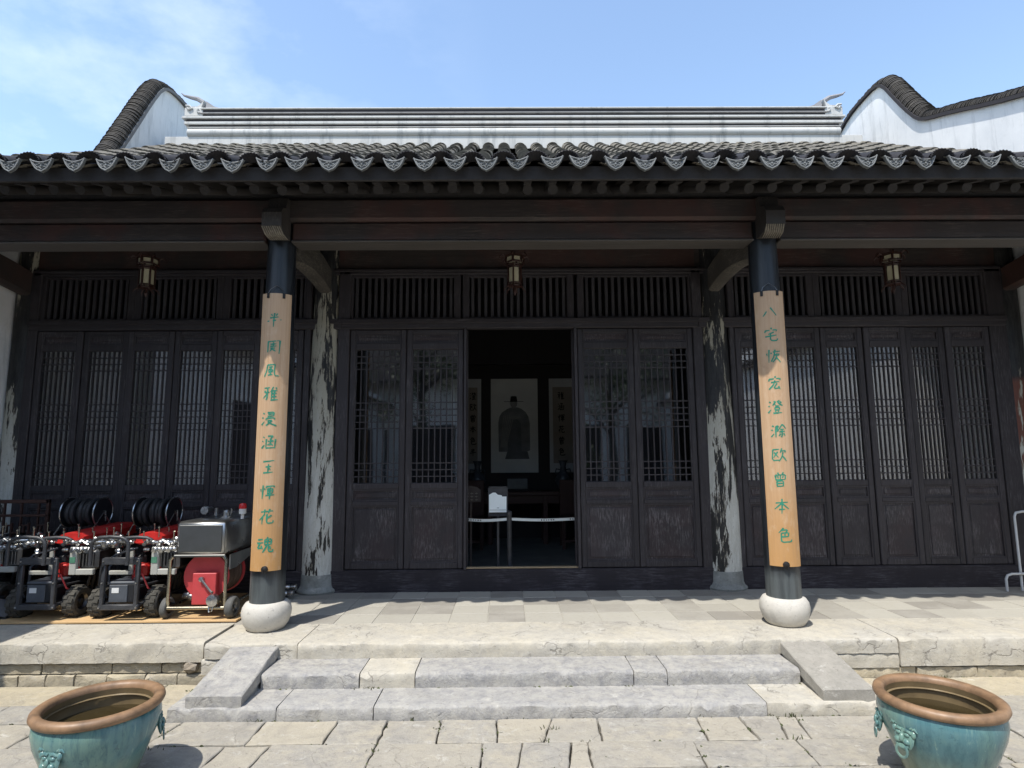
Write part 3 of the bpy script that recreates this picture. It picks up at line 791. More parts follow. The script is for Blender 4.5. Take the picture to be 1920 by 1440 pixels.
for s in (-1, 1):
    m = M(); X = lambda u: s*(4.23-u)
    m.box(min(X(0), X(.24)), max(X(0), X(.24)), 6.97, 7.2, 5.935, 6.06, .01)
    m.prism([(X(.0), 6.06), (X(.20), 6.06), (X(.23), 6.17), (X(.205), 6.13), (X(.15), 6.085), (X(.06), 6.085)], 6.99, 7.18)
    m.tube([(X(.02), 6.965, 6.075), (X(.07), 6.96, 6.07), (X(.10), 6.96, 6.04), (X(.06), 6.96, 6.02), (X(.04), 6.96, 6.045)], .014, 6)
    m.tube([(X(.20), 6.965, 5.98), (X(.17), 6.96, 6.0), (X(.18), 6.96, 6.03)], .012, 6)
    build('ridge_end_block', m, ridge_m, ridge_o, smooth=35)
    m = M(); m.tube([(X(.25), 7.085, 5.98), (X(.24), 7.085, 6.08), (X(.20), 7.085, 6.18), (X(.10), 7.085, 6.245), (X(-.0), 7.085, 6.27), (X(-.08), 7.085, 6.295), (X(-.12), 7.085, 6.33)], [.03, .034, .034, .03, .024, .014, .005], 8)
    m.prism([(X(.25), 6.04), (X(.26), 6.16), (X(.36), 6.09), (X(.50), 6.05), (X(.62), 6.037)], 7.0, 7.17)
    build('ridge_horn', m, m_plaster('horn_grey', (.30, .29, .30), .6), ridge_o, smooth=40)

# ---- facade
YD = 5.21
m = M(); m.box(-4.44, 4.44, 5.17, 5.25, .44, .632, .006); build('sill', m, sill_m, hall)
m = M(); m.box(-.50, .50, 5.185, 5.235, .634, .646, .003); build('threshold_strip', m, worn_m, hall)
for a, b in ((-4.44, -1.62), (-1.62, 1.62), (1.62, 4.44)):
    m = M(); m.box(a, b, 5.165, 5.245, 2.752, 2.838, .008); m.box(a, b, 5.15, 5.17, 2.80, 2.842, .004); build('lintel', m, doorrail_m, hall)
    m = M(); m.box(a, b, 5.175, 5.245, 3.262, 3.32, .006); m.box(a, b, 5.16, 5.178, 3.288, 3.31, .003); build('transom_rail', m, doorrail_m, hall)
    m = M(); m.box(a, b, 5.205, 5.235, 3.315, 4.34); build('frieze_board', m, beam_m, hall)
for x0, x1 in ((-4.45, -4.365), (-1.955, -1.90), (-1.655, -1.548), (1.57, 1.66), (1.90, 1.945), (4.29, 4.45)):
    m = M(); m.box(x0, x1, 5.175, 5.245, .62, 3.30, .006); build('door_post', m, door_m, hall)
for x0, x1 in ((-.512, -.488), (.482, .510)):
    m = M(); m.box(x0, x1, 5.16, 5.26, .63, 2.752, .004); m.box(x0+(.004 if x0 < 0 else -.012), x0+(.032 if x0 < 0 else .016), 5.26, 5.30, .63, 2.752, .003); build('door_jamb', m, door_m, hall)
# transom windows with separate slats
sl0 = None
for x0, x1 in ((-4.35, -3.555), (-3.475, -2.75), (-2.67, -1.955), (-1.548, -.585), (-.487, .452), (.562, 1.57), (1.945, 2.66), (2.74, 3.475), (3.555, 4.29)):
    m = M(); e = .022
    m.box(x0-.04, x0+e, 5.19, 5.24, 2.838, 3.262, .004); m.box(x1-e, x1+.04, 5.19, 5.24, 2.838, 3.262, .004)
    m.box(x0+e, x1-e, 5.192, 5.238, 2.838, 2.866, .003); m.box(x0+e, x1-e, 5.192, 5.238, 3.236, 3.262, .003)
    tw = build('transom_window', m, door_m, hall)
    n = round((x1-x0-2*e)/.0585); 
    for i in range(n):
        x = x0+e+(x1-x0-2*e)*(i+.5)/n
        if sl0 is None:
            q = M(); q.box(-.0135, .0135, -.012, .012, 2.866-2.8, 3.236-2.8, .003); sl0 = build('slat', q, slat_m, tw, origin=(0, 0, 0)); o = sl0
        else: o = sl0.copy(); COL.objects.link(o); o.parent = tw
        o.location = Vector((x, 5.215, 2.8))-rootloc(tw)
# door leaves
def leaf(W, nb):
    """one latticed leaf, hinged coordinates x 0..W, y 0 front .. .045"""
    stl = .052; z0, z1 = .636, 2.748
    m = M()
    m.box(.003, stl, 0, .045, z0, z1, .006); m.box(W-stl, W-.003, 0, .045, z0, z1, .006)
    for a, b in ((z0, .690), (1.175, 1.215), (1.318, 1.372), (2.565, 2.625), (2.712, z1)):
        m.box(stl, W-stl, .002, .043, a, b, .005)
    for a, b in ((.69, 1.175), (1.215, 1.318), (2.625, 2.712)):     # bead round each panel
        m.box(stl, stl+.012, .008, .03, a, b); m.box(W-stl-.012, W-stl, .008, .03, a, b)
        m.box(stl+.012, W-stl-.012, .008, .03, a, a+.012); m.box(stl+.012, W-stl-.012, .008, .03, b-.012, b)
    lf = build('door_leaf', m, door_m, None)
    for a, b in ((.702, 1.163), (1.227, 1.306), (2.637, 2.70)):
        q = M(); q.box(stl+.012, W-stl-.012, .02, .034, a, b)
        if b-a > .05: q.box(stl+.03, W-stl-.03, .013, .021, a+.018, b-.018, .006)
        build('panel', q, panel_m, lf)
    q = M(); bw = .0052
    xs = [stl+(W-2*stl)*i/nb for i in range(1, nb)]
    for x in xs: q.box(x-bw, x+bw, .013, .021, 1.372, 2.565)
    for z in (2.505, 2.447, 2.388, 2.083, 2.022, 1.968, 1.910, 1.853, 1.545, 1.486, 1.428): q.box(stl, W-stl, .0125, .0205, z-bw*.9, z+bw*.9)
    q.box(stl, stl+.008, .006, .03, 1.372, 2.565); q.box(W-stl-.008, W-stl, .006, .03, 1.372, 2.565)
    build('lattice', q, door_m, lf)
    q = M(); q.add([(stl, .0225, 1.372), (W-stl, .0225, 1.372), (W-stl, .0225, 2.565), (stl, .0225, 2.565)], [(0, 1, 2, 3)])
    build('glass_pane', q, glass_m, lf)
    return lf
leafs = {}
edges = [-4.362, -3.95, -3.545, -3.13, -2.742, -2.35, -1.957], [-1.546, -1.033, -.514], [.512, 1.023, 1.568], [1.947, 2.345, 2.735, 3.128, 3.515, 3.875, 4.288]
hb = rootloc(hall)
for g_ in edges:
    for a, b in zip(g_, g_[1:]):
        W = b-a; key = round(W, 2); nb = 8 if W > .45 else 7
        if key not in leafs:
            lf = leaf(W, nb); lf.parent = hall; leafs[key] = lf
        else: lf = copy_tree(leafs[key], None, hall)
        lf.location = Vector((a, 5.188+random.uniform(-.003, .003), 0))-hb
        lf.rotation_euler = (random.uniform(-.003, .003), 0, random.uniform(-.010, .010))
# interior shell
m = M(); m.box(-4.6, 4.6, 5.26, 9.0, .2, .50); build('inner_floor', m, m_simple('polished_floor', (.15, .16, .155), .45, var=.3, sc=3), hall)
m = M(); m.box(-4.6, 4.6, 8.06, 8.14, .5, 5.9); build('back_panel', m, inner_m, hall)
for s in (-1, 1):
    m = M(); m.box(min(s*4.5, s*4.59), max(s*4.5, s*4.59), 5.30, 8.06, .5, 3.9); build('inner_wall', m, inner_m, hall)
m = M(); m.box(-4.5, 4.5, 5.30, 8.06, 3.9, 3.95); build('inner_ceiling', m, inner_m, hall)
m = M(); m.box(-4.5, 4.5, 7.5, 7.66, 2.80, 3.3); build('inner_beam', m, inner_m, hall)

# ================================================================== GABLE WALLS
def gable(name, s, prof, label):
    """white gable wall; prof = (y, z) of the coping underside, front to back"""
    g_ = thing(name, label, 'wall', (s*4.8, 7, .2))
    xi, xo = s*4.60, s*4.79
    m = M(); m.prism([(prof[0][0], G-.1)]+prof+[(prof[-1][0], G-.1)], xi, xo, 'x'); build('wall_face', m, plaster_m, g_)
    # coping: rounded stack of thin tiles set on edge
    pts = [Vector((0, y, z)) for y, z in prof]; dense = []
    for a, b in zip(pts, pts[1:]):
        n = max(1, int((b-a).length/.026)); dense += [a+(b-a)*i/n for i in range(n)]
    dense.append(pts[-1]); N = len(dense)
    cp = M(); und = M(); v = []; f = []; K = 9
    tl = []
    for i, p in enumerate(dense):
        t = (dense[min(i+2, N-1)]-dense[max(i-2, 0)]).normalized(); nrm = Vector((0, -t.z, t.y)); tl.append((p, t, nrm))
    for i, (p, t, nrm) in enumerate(tl[:-1]):
        q = tl[i+1]
        h = .092*(.62+.5*min(1, abs(t.z)*1.3))+random.uniform(-.005, .005); wv = .118+random.uniform(-.006, .006); sh = random.uniform(-.004, .004)
        vv = []
        for (pp, nn, k) in ((p, nrm, 1.0), (q[0], q[2], .93)):
            for j in range(K):
                an = PI*j/(K-1); vv.append(Vector((s*4.69+sh+wv*k*math.cos(an)*1.0, 0, 0))+pp+nn*(.03+h*k*math.sin(an)))
        ff = [(j, j+1, K+j+1, K+j) for j in range(K-1)]+[tuple(range(K)), tuple(K+j for j in range(K))[::-1], (0, K, 2*K-1, K-1)]
        cp.add(vv, ff)
    o = build('coping_tiles', cp, coping_m, g_); tag(o, kind='stuff')
    vv = []; ff = []
    for i, (p, t, nrm) in enumerate(tl):
        for dx, dz in ((-.125, -.012), (-.125, .024), (.125, .024), (.125, -.012)): vv.append(Vector((s*4.69+dx, 0, 0))+p+nrm*dz)
    for i in range(N-1):
        for k in range(4): ff.append((i*4+k, i*4+(k+1) % 4, i*4+4+(k+1) % 4, i*4+4+k))
    und.add(vv, ff); build('coping_band', und, darkridge_m if s > 0 else m_plaster('band_grey', (.2, .195, .19), .6), g_, smooth=40)
    return g_
def sm(pts, it=2):
    for _ in range(it):
        q = [pts[0]]
        for a, b in zip(pts, pts[1:]): q += [(a[0]*.75+b[0]*.25, a[1]*.75+b[1]*.25), (a[0]*.25+b[0]*.75, a[1]*.25+b[1]*.75)]
        q.append(pts[-1]); pts = q
    return pts
gl = gable('gable_wall', -1, sm([(3.42, 3.50), (4.9, 4.20), (5.9, 4.46), (6.12, 4.68), (6.386, 5.165), (6.60, 5.554), (6.85, 6.03), (7.05, 6.36), (7.2, 6.45), (7.45, 6.48), (7.68, 6.46), (7.95, 6.1), (8.5, 5.3), (9.2, 4.7), (10.8, 3.7)], 1), 'white gable wall with brown tile coping left of the roof ridge')
gr = gable('gable_wall', 1, sm([(3.42, 4.16), (4.763, 4.776), (5.208, 4.946), (5.737, 5.184), (6.04, 5.30), (6.18, 5.38), (6.36, 5.62), (6.52, 5.864), (6.70, 6.15), (6.84, 6.235), (7.14, 6.225), (7.42, 6.19), (7.75, 6.05), (8.3, 5.3), (9.2, 4.6), (10.8, 3.7)], 1), 'white gable wall with swooping tile coping right of the roof ridge')

# ================================================================== COUPLET BOARDS
STROKES = {
 'half': "3,1.5 4,2.8;6.8,1 6,2.6;2.5,4 7.5,3.2;.8,6.2 9.5,5;5,.8 5,9.8",
 'garden': "1.5,2 1.8,9;1,2.2 8.5,1.2;8.5,1.2 8.6,9.8;3,3.8 6.5,3.4;4.7,2.5 4.7,5;3,5.2 6.8,4.8;3.2,6.5 6,6.2;4.8,6 3,8.4;4.6,7 6.6,8.2",
 'wind': "2,1.5 1.8,5 .5,9.5;2,1.5 6.8,1;6.8,1 6.6,6 7.5,8.8 9.8,8.6;3.2,3 5.5,2.6;3,4.5 3.2,6.5;3,4.5 5.4,4.2 5.3,6.2;3.2,6.3 5.4,6;4.3,3 4.3,8.2;2.8,8.4 5.8,7.8",
 'elegant': ".8,1.5 4.2,1;1.5,3 1.2,4.5 4.2,4;3,1.2 3,9 2.2,8.6;3,5 .5,8;6.5,.5 4.8,4;5.8,2.8 5.8,9.5;8,.8 8.4,2;5.8,3.2 9,2.8;5.8,5 8.8,4.7;5.8,7 8.8,6.7;5.5,9.2 9.8,8.7;7.4,3 7.4,9",
 'soak': "1,1.5 2,2.2;.6,4.2 1.5,4.8;.6,9 2.2,6.8;3.8,1.2 7.5,.8 7.4,3.2;4.2,2.2 7,2;4,3.6 7.4,3.2;3.4,4.8 3.2,6;3.4,4.8 8.4,4.4 8,5.6;4.2,6.2 7.2,6 5,8 3.4,9.4;4.4,6.8 6.4,8.2 9.6,9.4",
 'contain': "1,1.5 2,2.2;.6,4.2 1.5,4.8;.6,9 2.2,6.8;4,1.2 7.5,.9 5.8,2.6;5.8,2.6 5.8,7.2;4.4,4 5.2,4.8;7.4,3.8 6.4,4.8;4.4,7 5.4,6;6.4,6 7.4,7;3.2,3 3.3,8.8;3.3,8.8 8.8,8.5;8.8,3 8.7,9",
 'king': "1.6,1.4 8.5,.5;3.4,4.8 7,4.4;2.2,8.8 8.2,8.2;5.2,3 5.2,8.5;5.6,5.6 6.6,6.8",
 'honest': "2.4,.8 2.4,9.6;1,3.2 1.3,5;3.3,2.8 4,3.8;4.4,1.6 4.4,2.6;4.4,1.6 9.6,1.2 9.2,2.2;5.2,3.2 8.6,3;5.4,3.2 5.5,6.2;8.5,3 8.4,6;5.4,4.6 8.4,4.4;5.4,6.2 8.4,6;4.4,7.4 9.8,7;7,2.2 7,9.9",
 'flower': "1.6,2.4 8.6,1.8;3.8,.8 3.8,3.4;6.6,.6 6,3.2;4,3.6 1,7.4;2.8,5.4 2.8,9.8;8,4.4 5.4,6.4;5.4,3.6 5.3,8.4 6.4,9.2 9,9 9.2,7.6",
 'soul': ".8,2 3.6,1.6;.4,4 4,3.6;2.2,4 .8,7.2 3.4,6.6;3,5.4 3.8,7.4;6.4,.4 5.8,1.4;5,1.8 5,5;5,1.8 8.6,1.4 8.4,4.8;5,3.2 8.4,3;5,5 8.4,4.6;6.8,1.6 6.4,5 4.2,9.4;7.2,5 7.2,8.6 9.8,9 9.8,7.6;8,5.8 7.8,7.2 8.8,7",
 'eight': "3.2,4 1,7.4;5.4,1.6 9.4,7",
 'house': "5,.4 5.4,1.6;1.6,2.2 1.2,3.8;1.6,2.4 8.8,1.8 8.2,3;6.8,3.4 3.4,4.8;1.6,6.4 8.6,5.4;4.8,4.4 4.8,8.2 5.8,9.2 9,9 9.2,7.6",
 'vast': "2.4,.8 2.4,9.6;1,3.2 1.3,5;3.4,2.8 4,3.8;4.6,2.4 9.4,1.8;6,.8 5.6,5 3.8,9;6.6,3.8 6.2,5;8.8,3.6 8,5;7.4,3.4 7,6.4 4.8,9.4;7.2,6.2 9.8,9.4",
 'great': "5,.4 5.4,1.6;1.6,2.2 1.2,3.8;1.6,2.4 8.8,1.8 8.2,3;2.6,4.6 7.8,4;5,3.2 4,6.6 1.4,9.4;6.4,5.2 4.4,8.8 8,8.4;7.4,7.2 8.6,9.2",
 'clear': "1,1.5 2,2.2;.6,4.2 1.5,4.8;.6,9 2.2,6.8;3.6,1.4 5.2,1.2 3.2,4;3.8,2.6 4.8,3.4;7.4,.6 6.2,2;8.6,1.4 7,2.8;6,1 7.4,3 9.6,4;4.8,4.4 7.4,4.2;4.6,5.4 4.7,7;4.6,5.4 7.6,5.2 7.4,6.8;4.7,7 7.4,6.8;5,7.4 5.4,8.4;7.2,7.4 6.6,8.4;3.6,9.2 9.2,8.8",
 'river': "1,1.5 2,2.2;.6,4.2 1.5,4.8;.6,9 2.2,6.8;3.4,1.8 4.8,1.6 4,3.4 4.8,4.8 3.8,5.2;3.4,1.8 3.4,9.2;7.2,.6 5,4;7.2,.6 9.8,3.6;6,4 8.4,3.8;5.4,5.6 9.2,5.2;7.2,4 7.2,9.2 6.4,8.6;6.2,6.8 5.2,8.4;8.2,6.6 9.2,8.2",
 'ou': "1,1.6 5,1.2;1.2,1.8 1,8.8 5.2,8.4;4.2,2.8 1.8,6.8;2,3.2 4.6,6.6;6.8,.6 5.8,3.6;6.4,2.4 9.4,2 8.6,3.4;7.6,3.2 6.8,6.4 5.2,9.2;7.2,5.6 9.8,9",
 'zeng': "3.4,.6 4.2,1.8;6.8,.4 6,1.8;2,2.4 2.3,5.4;2,2.4 8.4,1.8 8,5;5.1,2.2 5.1,5;3.4,3 3.9,4.2;6.8,2.8 6.2,4;2.3,5.4 8,5;3,6.2 3.1,9.6;3,6.2 7,5.9 6.9,9.4;3.1,7.8 6.9,7.5;3.1,9.5 6.9,9.2",
 'root': "1.4,3.2 8.6,2.6;5,.6 5,9.8;4.8,3.4 1,7;5.2,3.4 9.2,6.8;3.4,7.2 6.8,7",
 'hue': "4.2,.4 1.4,3.6;3.2,1.8 6.8,1.4 5.6,3;3,3.6 3,8.4 4,9.4 9.2,9 9.4,7.6;3,3.6 7.4,3.2 7.2,5.8;5.2,3.6 5.1,5.8;3,6 7.2,5.7"}
def strokes2d(key):
    out_ = []
    for s_ in STROKES[key].split(';'):
        p = [tuple(float(q)/10 for q in a.split(',')) for a in s_.split()]
        if len(p) > 2:            # round the turns
            q = [p[0]]
            for a, b in zip(p, p[1:]): q += [(a[0]*.8+b[0]*.2, a[1]*.8+b[1]*.2), (a[0]*.2+b[0]*.8, a[1]*.2+b[1]*.8)]
            p = q+[p[-1]]
        else: p = [p[0], tuple((a+b)/2+random.uniform(-.012, .012) for a, b in zip(p[0], p[1])), p[1]]
        out_.append(p)
    return out_
def glyph(m, key, place, wd_=.05):
    """ribbon strokes; place(u, v) -> 3D, u right and v up, both in units of the character size"""
    for p in strokes2d(key):
        n = len(p); ws = [wd_*(.95 if i == 0 else (.5 if i == n-1 else .78))*random.uniform(.85, 1.25) for i in range(n)]
        v = []
        for i in range(n):
            a = Vector(p[min(i+1, n-1)])-Vector(p[max(i-1, 0)]); a.normalize(); nn = Vector((-a.y, a.x))*ws[i]
            for sg in (-1, 1):
                u, q = p[i][0]+nn.x*sg, p[i][1]+nn.y*sg
                v.append(place(u-.5, .5-q))
        m.add(v, [(2*i, 2*i+1, 2*i+3, 2*i+2) for i in range(n-1)])
def couplet(s, keys, zs, label):
    cx, cy = s*CX, YF; RB = .132; th0 = (.165 if s < 0 else -.20); half = .84
    bd = thing('couplet_board', label, 'couplet board', (cx, cy-RB, .85), 'couplet boards on the front columns')
    z0, z1 = .848, 2.757
    def P(th, z, r=RB): a = th+th0; return (cx+r*math.sin(a), cy-r*math.cos(a), z)
    m = M(); n = 14; v = []; f = []
    for i in range(n+1):
        th = -half+2*half*i/n
        v += [P(th, z0), P(th, z1), P(th, z1, RB-.013), P(th, z0, RB-.013)]
    for i in range(n):
        for k in range(4): f.append((i*4+k, i*4+(k+1) % 4, i*4+4+(k+1) % 4, i*4+4+k))
    f += [(0, 1, 2, 3), (n*4+3, n*4+2, n*4+1, n*4)]
    m.add(v, f); build('board', m, bamboo_m, bd, smooth=40)
    for key, zc in zip(keys, zs):
        q = M(); sz = random.uniform(.100, .112); jx = random.uniform(-.006, .006)
        glyph(q, key, lambda u, v_: P((u*sz+random.uniform(-.001, .001)-.004+jx+v_*sz*.06)/RB, zc+v_*sz, RB+.0015), .052)
        build('painted_character', q, green_paint, bd)
    for th in (-.40, .40):
        q = M(); q.box(-.009, .009, -.004, .004, -.016, .022, .002); q.xform(Matrix.Translation(P(th, z1-.02, RB+.004)) @ Matrix.Rotation(th+th0, 4, 'Z')); build('hook', q, iron, bd)
    q = M(); q.tube([P(-.40, z1, RB+.004), P(-.34, z1+.03, RB-.008), P(0, z1+.062, RB-.018), P(.34, z1+.03, RB-.008), P(.40, z1, RB+.004)], .0028, 5); build('hanging_wire', q, steel_dk, bd)
    q = M(); q.lathe([(0, 0), (.010, .002), (.022, .008), (.024, .014), (0, .014)], (0, 0, 0), 12, 'y'); q.xform(Matrix.Translation(P(.0, z0+.012, RB+.012))); 
    q.tube([P(-.1, z0+.01, RB+.006), P(0, z0-.014, RB+.008), P(.1, z0+.01, RB+.006)], .004, 5)
    build('foot_boss', q, iron, bd, smooth=40)
couplet(-1, ['half', 'garden', 'wind', 'elegant', 'soak', 'contain', 'king', 'honest', 'flower', 'soul'], [2.566, 2.375, 2.205, 2.041, 1.868, 1.707, 1.537, 1.372, 1.209, 1.02], 'tan bamboo couplet board with green characters beside the red fire carts')
couplet(1, ['eight', 'house', 'vast', 'great', 'clear', 'river', 'ou', 'zeng', 'root', 'hue'], [2.597, 2.439, 2.286, 2.094, 1.926, 1.76, 1.595, 1.429, 1.25, 1.055], 'tan bamboo couplet board with green characters on the right front column')

# ================================================================== LANTERNS
def lantern():
    t = thing('palace_lantern', 'carved wooden lantern', 'lantern', (0, 0, 0), 'wooden lanterns hanging under the eaves')
    m = M(); R_ = .058
    hexp = lambda r, z, o=0: [(r*math.cos(PI/3*k+o), r*math.sin(PI/3*k+o), z) for k in range(6)]
    for k in range(6):
        a = hexp(R_, -.02)[k]; m.tube([(a[0], a[1], .03), (a[0], a[1], .21)], .0065, 6)
        b = hexp(R_+.022, 0)[k]; m.tube([(b[0], b[1], .225), (b[0], b[1], .285)], .007, 6)
        m.tube([(b[0], b[1], .282), (b[0]*1.35, b[1]*1.35, .295), (b[0]*1.6, b[1]*1.6, .275), (b[0]*1.62, b[1]*1.62, .255)], [.007, .008, .006, .003], 6)
        m.tube([(a[0], a[1], .03), (a[0]*1.3, a[1]*1.3, .012), (a[0]*1.55, a[1]*1.55, .0), (a[0]*1.6, a[1]*1.6, -.022)], [.006, .007, .005, .003], 6)
    for z, r in ((.03, R_), (.05, R_), (.19, R_), (.21, R_), (.225, R_+.022), (.285, R_+.022)): m.tube(hexp(r, z), .006, 6, closed=True)
    m.lathe([(R_*.9, .022), (R_*.9, .032)], n=6); m.lathe([(.0, .31), (.02, .305), (R_+.03, .288), (R_+.03, .28)], n=6)
    m.tube([(0, 0, .30), (0, 0, .42)], .004, 5)
    build('frame', m, lantern_wood, t)
    for k in range(6):
        for (r, z0_, z1_) in ((R_*.93, .052, .188), ((R_+.022)*.93, .232, .278)):
            a, b = hexp(r, 0)[k], hexp(r, 0)[(k+1) % 6]; w0 = .16
            A = [a[i]+(b[i]-a[i])*w0 for i in range(2)]; B = [a[i]+(b[i]-a[i])*(1-w0) for i in range(2)]
            q = M(); q.add([(*A, z0_+.008), (*B, z0_+.008), (*B, z1_-.008), (*A, z1_-.008)], [(0, 1, 2, 3)])
            n_ = Vector(((a[0]+b[0])/2, (a[1]+b[1])/2, 0)).normalized()*.003
            q.add([Vector(p)-n_ for p in q.v], [(0, 1, 2, 3)])
            build('silk_panel', q, lantern_paper, t)
    q = M(); q.tube([(0, 0, .02), (0, 0, -.02), (0, 0, -.05)], [.006, .014, .004], 8); build('tassel', q, lantern_wood, t)
    return t
ln = lantern(); ln.rotation_euler.z = .42
spots_l = [(-3.108, 'carved wooden lantern hanging under the eaves above the red carts'), (-.055, 'carved wooden lantern hanging over the open doorway'), (3.112, 'carved wooden lantern hanging under the eaves on the right')]
for i, (x, lb) in enumerate(spots_l):
    o = ln if i == 0 else copy_tree(ln)
    o.location = (x, 4.7, 2.975); o['label'] = lb; o.rotation_euler.z = (.42, .30, .1)[i]

# ================================================================== INSIDE THE DOOR
sc = thing('hanging_scroll', 'tall pale portrait scroll of a seated robed official on the back wall', 'scroll', (-.03, 8.04, 1.38))
m = M(); m.box(-.353, .297, 8.03, 8.045, 1.375, 2.67, .002); build('scroll_paper', m, paper_m, sc)
m = M(); m.prism([(-.16+.0, 1.56), (.115+.06, 1.56), (.15, 1.66), (-.13, 1.66)], 8.024, 8.028); build('printed_plinth', m, inkdark_m, sc)
m = M(); robe = [(-.245, 1.66), (-.25, 2.06), (-.235, 2.14), (-.20, 2.20), (-.12, 2.25), (-.07, 2.27), (.015, 2.27), (.07, 2.25), (.13, 2.20), (.165, 2.14), (.185, 2.05), (.185, 1.68), (.14, 1.66)]
m.prism(robe, 8.022, 8.026); build('printed_robe', m, inkgrey_m, sc)
m = M(); m.prism([(-.12, 1.64), (-.12, 2.05), (-.06, 2.12), (.0, 2.12), (.06, 2.05), (.07, 1.64)], 8.018, 8.021); build('printed_skirt', m, inkdark_m, sc)
m = M()
for k in range(6): m.prism([(-.22+k*.012, 1.72), (-.21+k*.014, 1.72), (-.17+k*.028, 2.16), (-.18+k*.028, 2.16)], 8.017, 8.0195)
m.prism([(-.13, 2.13), (-.03, 2.10), (.07, 2.13), (-.03, 2.15)], 8.016, 8.0175)
build('robe_folds', m, inklight_m, sc)
m = M(); m.prism([(-.035+.05*math.cos(a*PI/6), 2.325+.062*math.sin(a*PI/6)) for a in range(12)], 8.02, 8.026); build('printed_face', m, inklight_m, sc)
m = M(); m.prism([(-.085, 2.35), (-.075, 2.42), (-.06, 2.425), (-.01, 2.425), (.005, 2.42), (.015, 2.35)], 8.016, 8.02); m.prism([(-.17, 2.352), (.10, 2.352), (.10, 2.346), (-.17, 2.346)], 8.015, 8.0165); build('printed_hat', m, ink_m, sc)
def wall_scroll(x0, x1, label, keys, xc):
    t = thing('calligraphy_scroll', label, 'scroll', ((x0+x1)/2, 8.04, 1.38), 'calligraphy scrolls on the back wall')
    m = M(); m.box(x0, x1, 8.03, 8.045, 1.375, 2.67, .002); build('scroll_mount', m, paper_edge, t)
    m = M(); m.box(x0+.05, x1-.05, 8.025, 8.031, 1.50, 2.55); build('scroll_paper', m, paper_brown, t)
    for i, k in enumerate(keys):
        q = M(); glyph(q, k, lambda u, v_: (xc+u*.10, 8.022, 2.43-.155*i+v_*.11), .07); build('written_character', q, ink_m, t)
wall_scroll(-.90, -.487, 'brown calligraphy scroll left of the portrait, half hidden by the door', ['clear', 'ou', 'zeng', 'root', 'hue', 'half'], -.60)
wall_scroll(.455, .86, 'brown calligraphy scroll right of the portrait on the back wall', ['elegant', 'contain', 'honest', 'flower', 'zeng', 'hue'], .62)
tb = thing('altar_table', 'long dark wooden table below the portrait scroll', 'table', (0, 7.7, .5))
m = M(); m.box(-1.5, 1.5, 7.45, 7.9, 1.10, 1.15, .006); build('table_top', m, redwood_m, tb)
m = M(); m.box(-1.4, 1.4, 7.48, 7.50, 1.0, 1.10, .004); build('apron', m, redwood_m, tb)
for x in (-1.4, -.35, .35, 1.4):
    for y in (7.5, 7.85):
        m = M(); m.box(x-.03, x+.03, y-.03, y+.03, .5, 1.1, .004); build('leg', m, redwood_m, tb)
o = None
for i, (x, lb) in enumerate(((-.52, 'blue grey porcelain vase left of the portrait on the altar table'), (.60, 'blue grey porcelain vase right of the portrait on the altar table'))):
    if o is None:
        t = thing('vase', lb, 'vase', (x, 7.68, 1.15), 'vases on the altar table')
        m = M(); m.lathe([(.055, 1.15), (.06, 1.17), (.105, 1.24), (.115, 1.30), (.09, 1.36), (.045, 1.40), (.035, 1.46), (.05, 1.52), (.068, 1.54), (.05, 1.54), (.03, 1.46)], (x, 7.68, 0), 20); b_ = build('vase_body', m, porcelain, t, smooth=50)
        m = M()
        for sx in (-1, 1): m.tube([(x+sx*.04, 7.68, 1.42), (x+sx*.09, 7.68, 1.43), (x+sx*.10, 7.68, 1.38), (x+sx*.08, 7.68, 1.35)], .008, 6)
        build('handle', m, porcelain, t); o = t
    else: q = copy_tree(o, (x, 7.68, 1.15)); q['label'] = lb
t = thing('tablet', 'small grey framed tablet standing on the altar table', 'tablet', (.0, 7.62, 1.15))
m = M(); m.box(-.13, .13, 7.60, 7.63, 1.18, 1.31, .004); build('plate', m, m_simple('grey_plate', (.13, .15, .15), .5), t)
m = M(); m.box(-.15, .15, 7.61, 7.66, 1.15, 1.18, .004); m.box(-.15, -.13, 7.605, 7.635, 1.18, 1.33); m.box(.13, .15, 7.605, 7.635, 1.18, 1.33); m.box(-.15, .15, 7.605, 7.635, 1.31, 1.33); build('stand', m, inner_m, t)
def chair(x, lb):
    t = thing('wooden_chair', lb, 'chair', (x, 7.2, .5), 'dark chairs beside the altar table')
    m = M(); m.box(x-.2, x+.2, 7.05, 7.4, .84, .87, .006); build('seat', m, redwood_m, t)
    m = M(); m.box(x-.2, x+.2, 7.37, 7.4, .87, 1.3, .006); build('backrest', m, redwood_m, t)
    for sx in (-.18, .18):
        for y in (7.07, 7.38):
            q = M(); q.box(x+sx-.018, x+sx+.018, y-.018, y+.018, .5, .84); build('leg', q, redwood_m, t)
    m = M(); m.box(x-.18, x+.18, 7.06, 7.08, .58, .61); build('stretcher', m, redwood_m, t)
chair(-.62, 'dark wooden chair left of the altar table behind the belt'); chair(.72, 'dark wooden chair right of the altar table behind the belt')
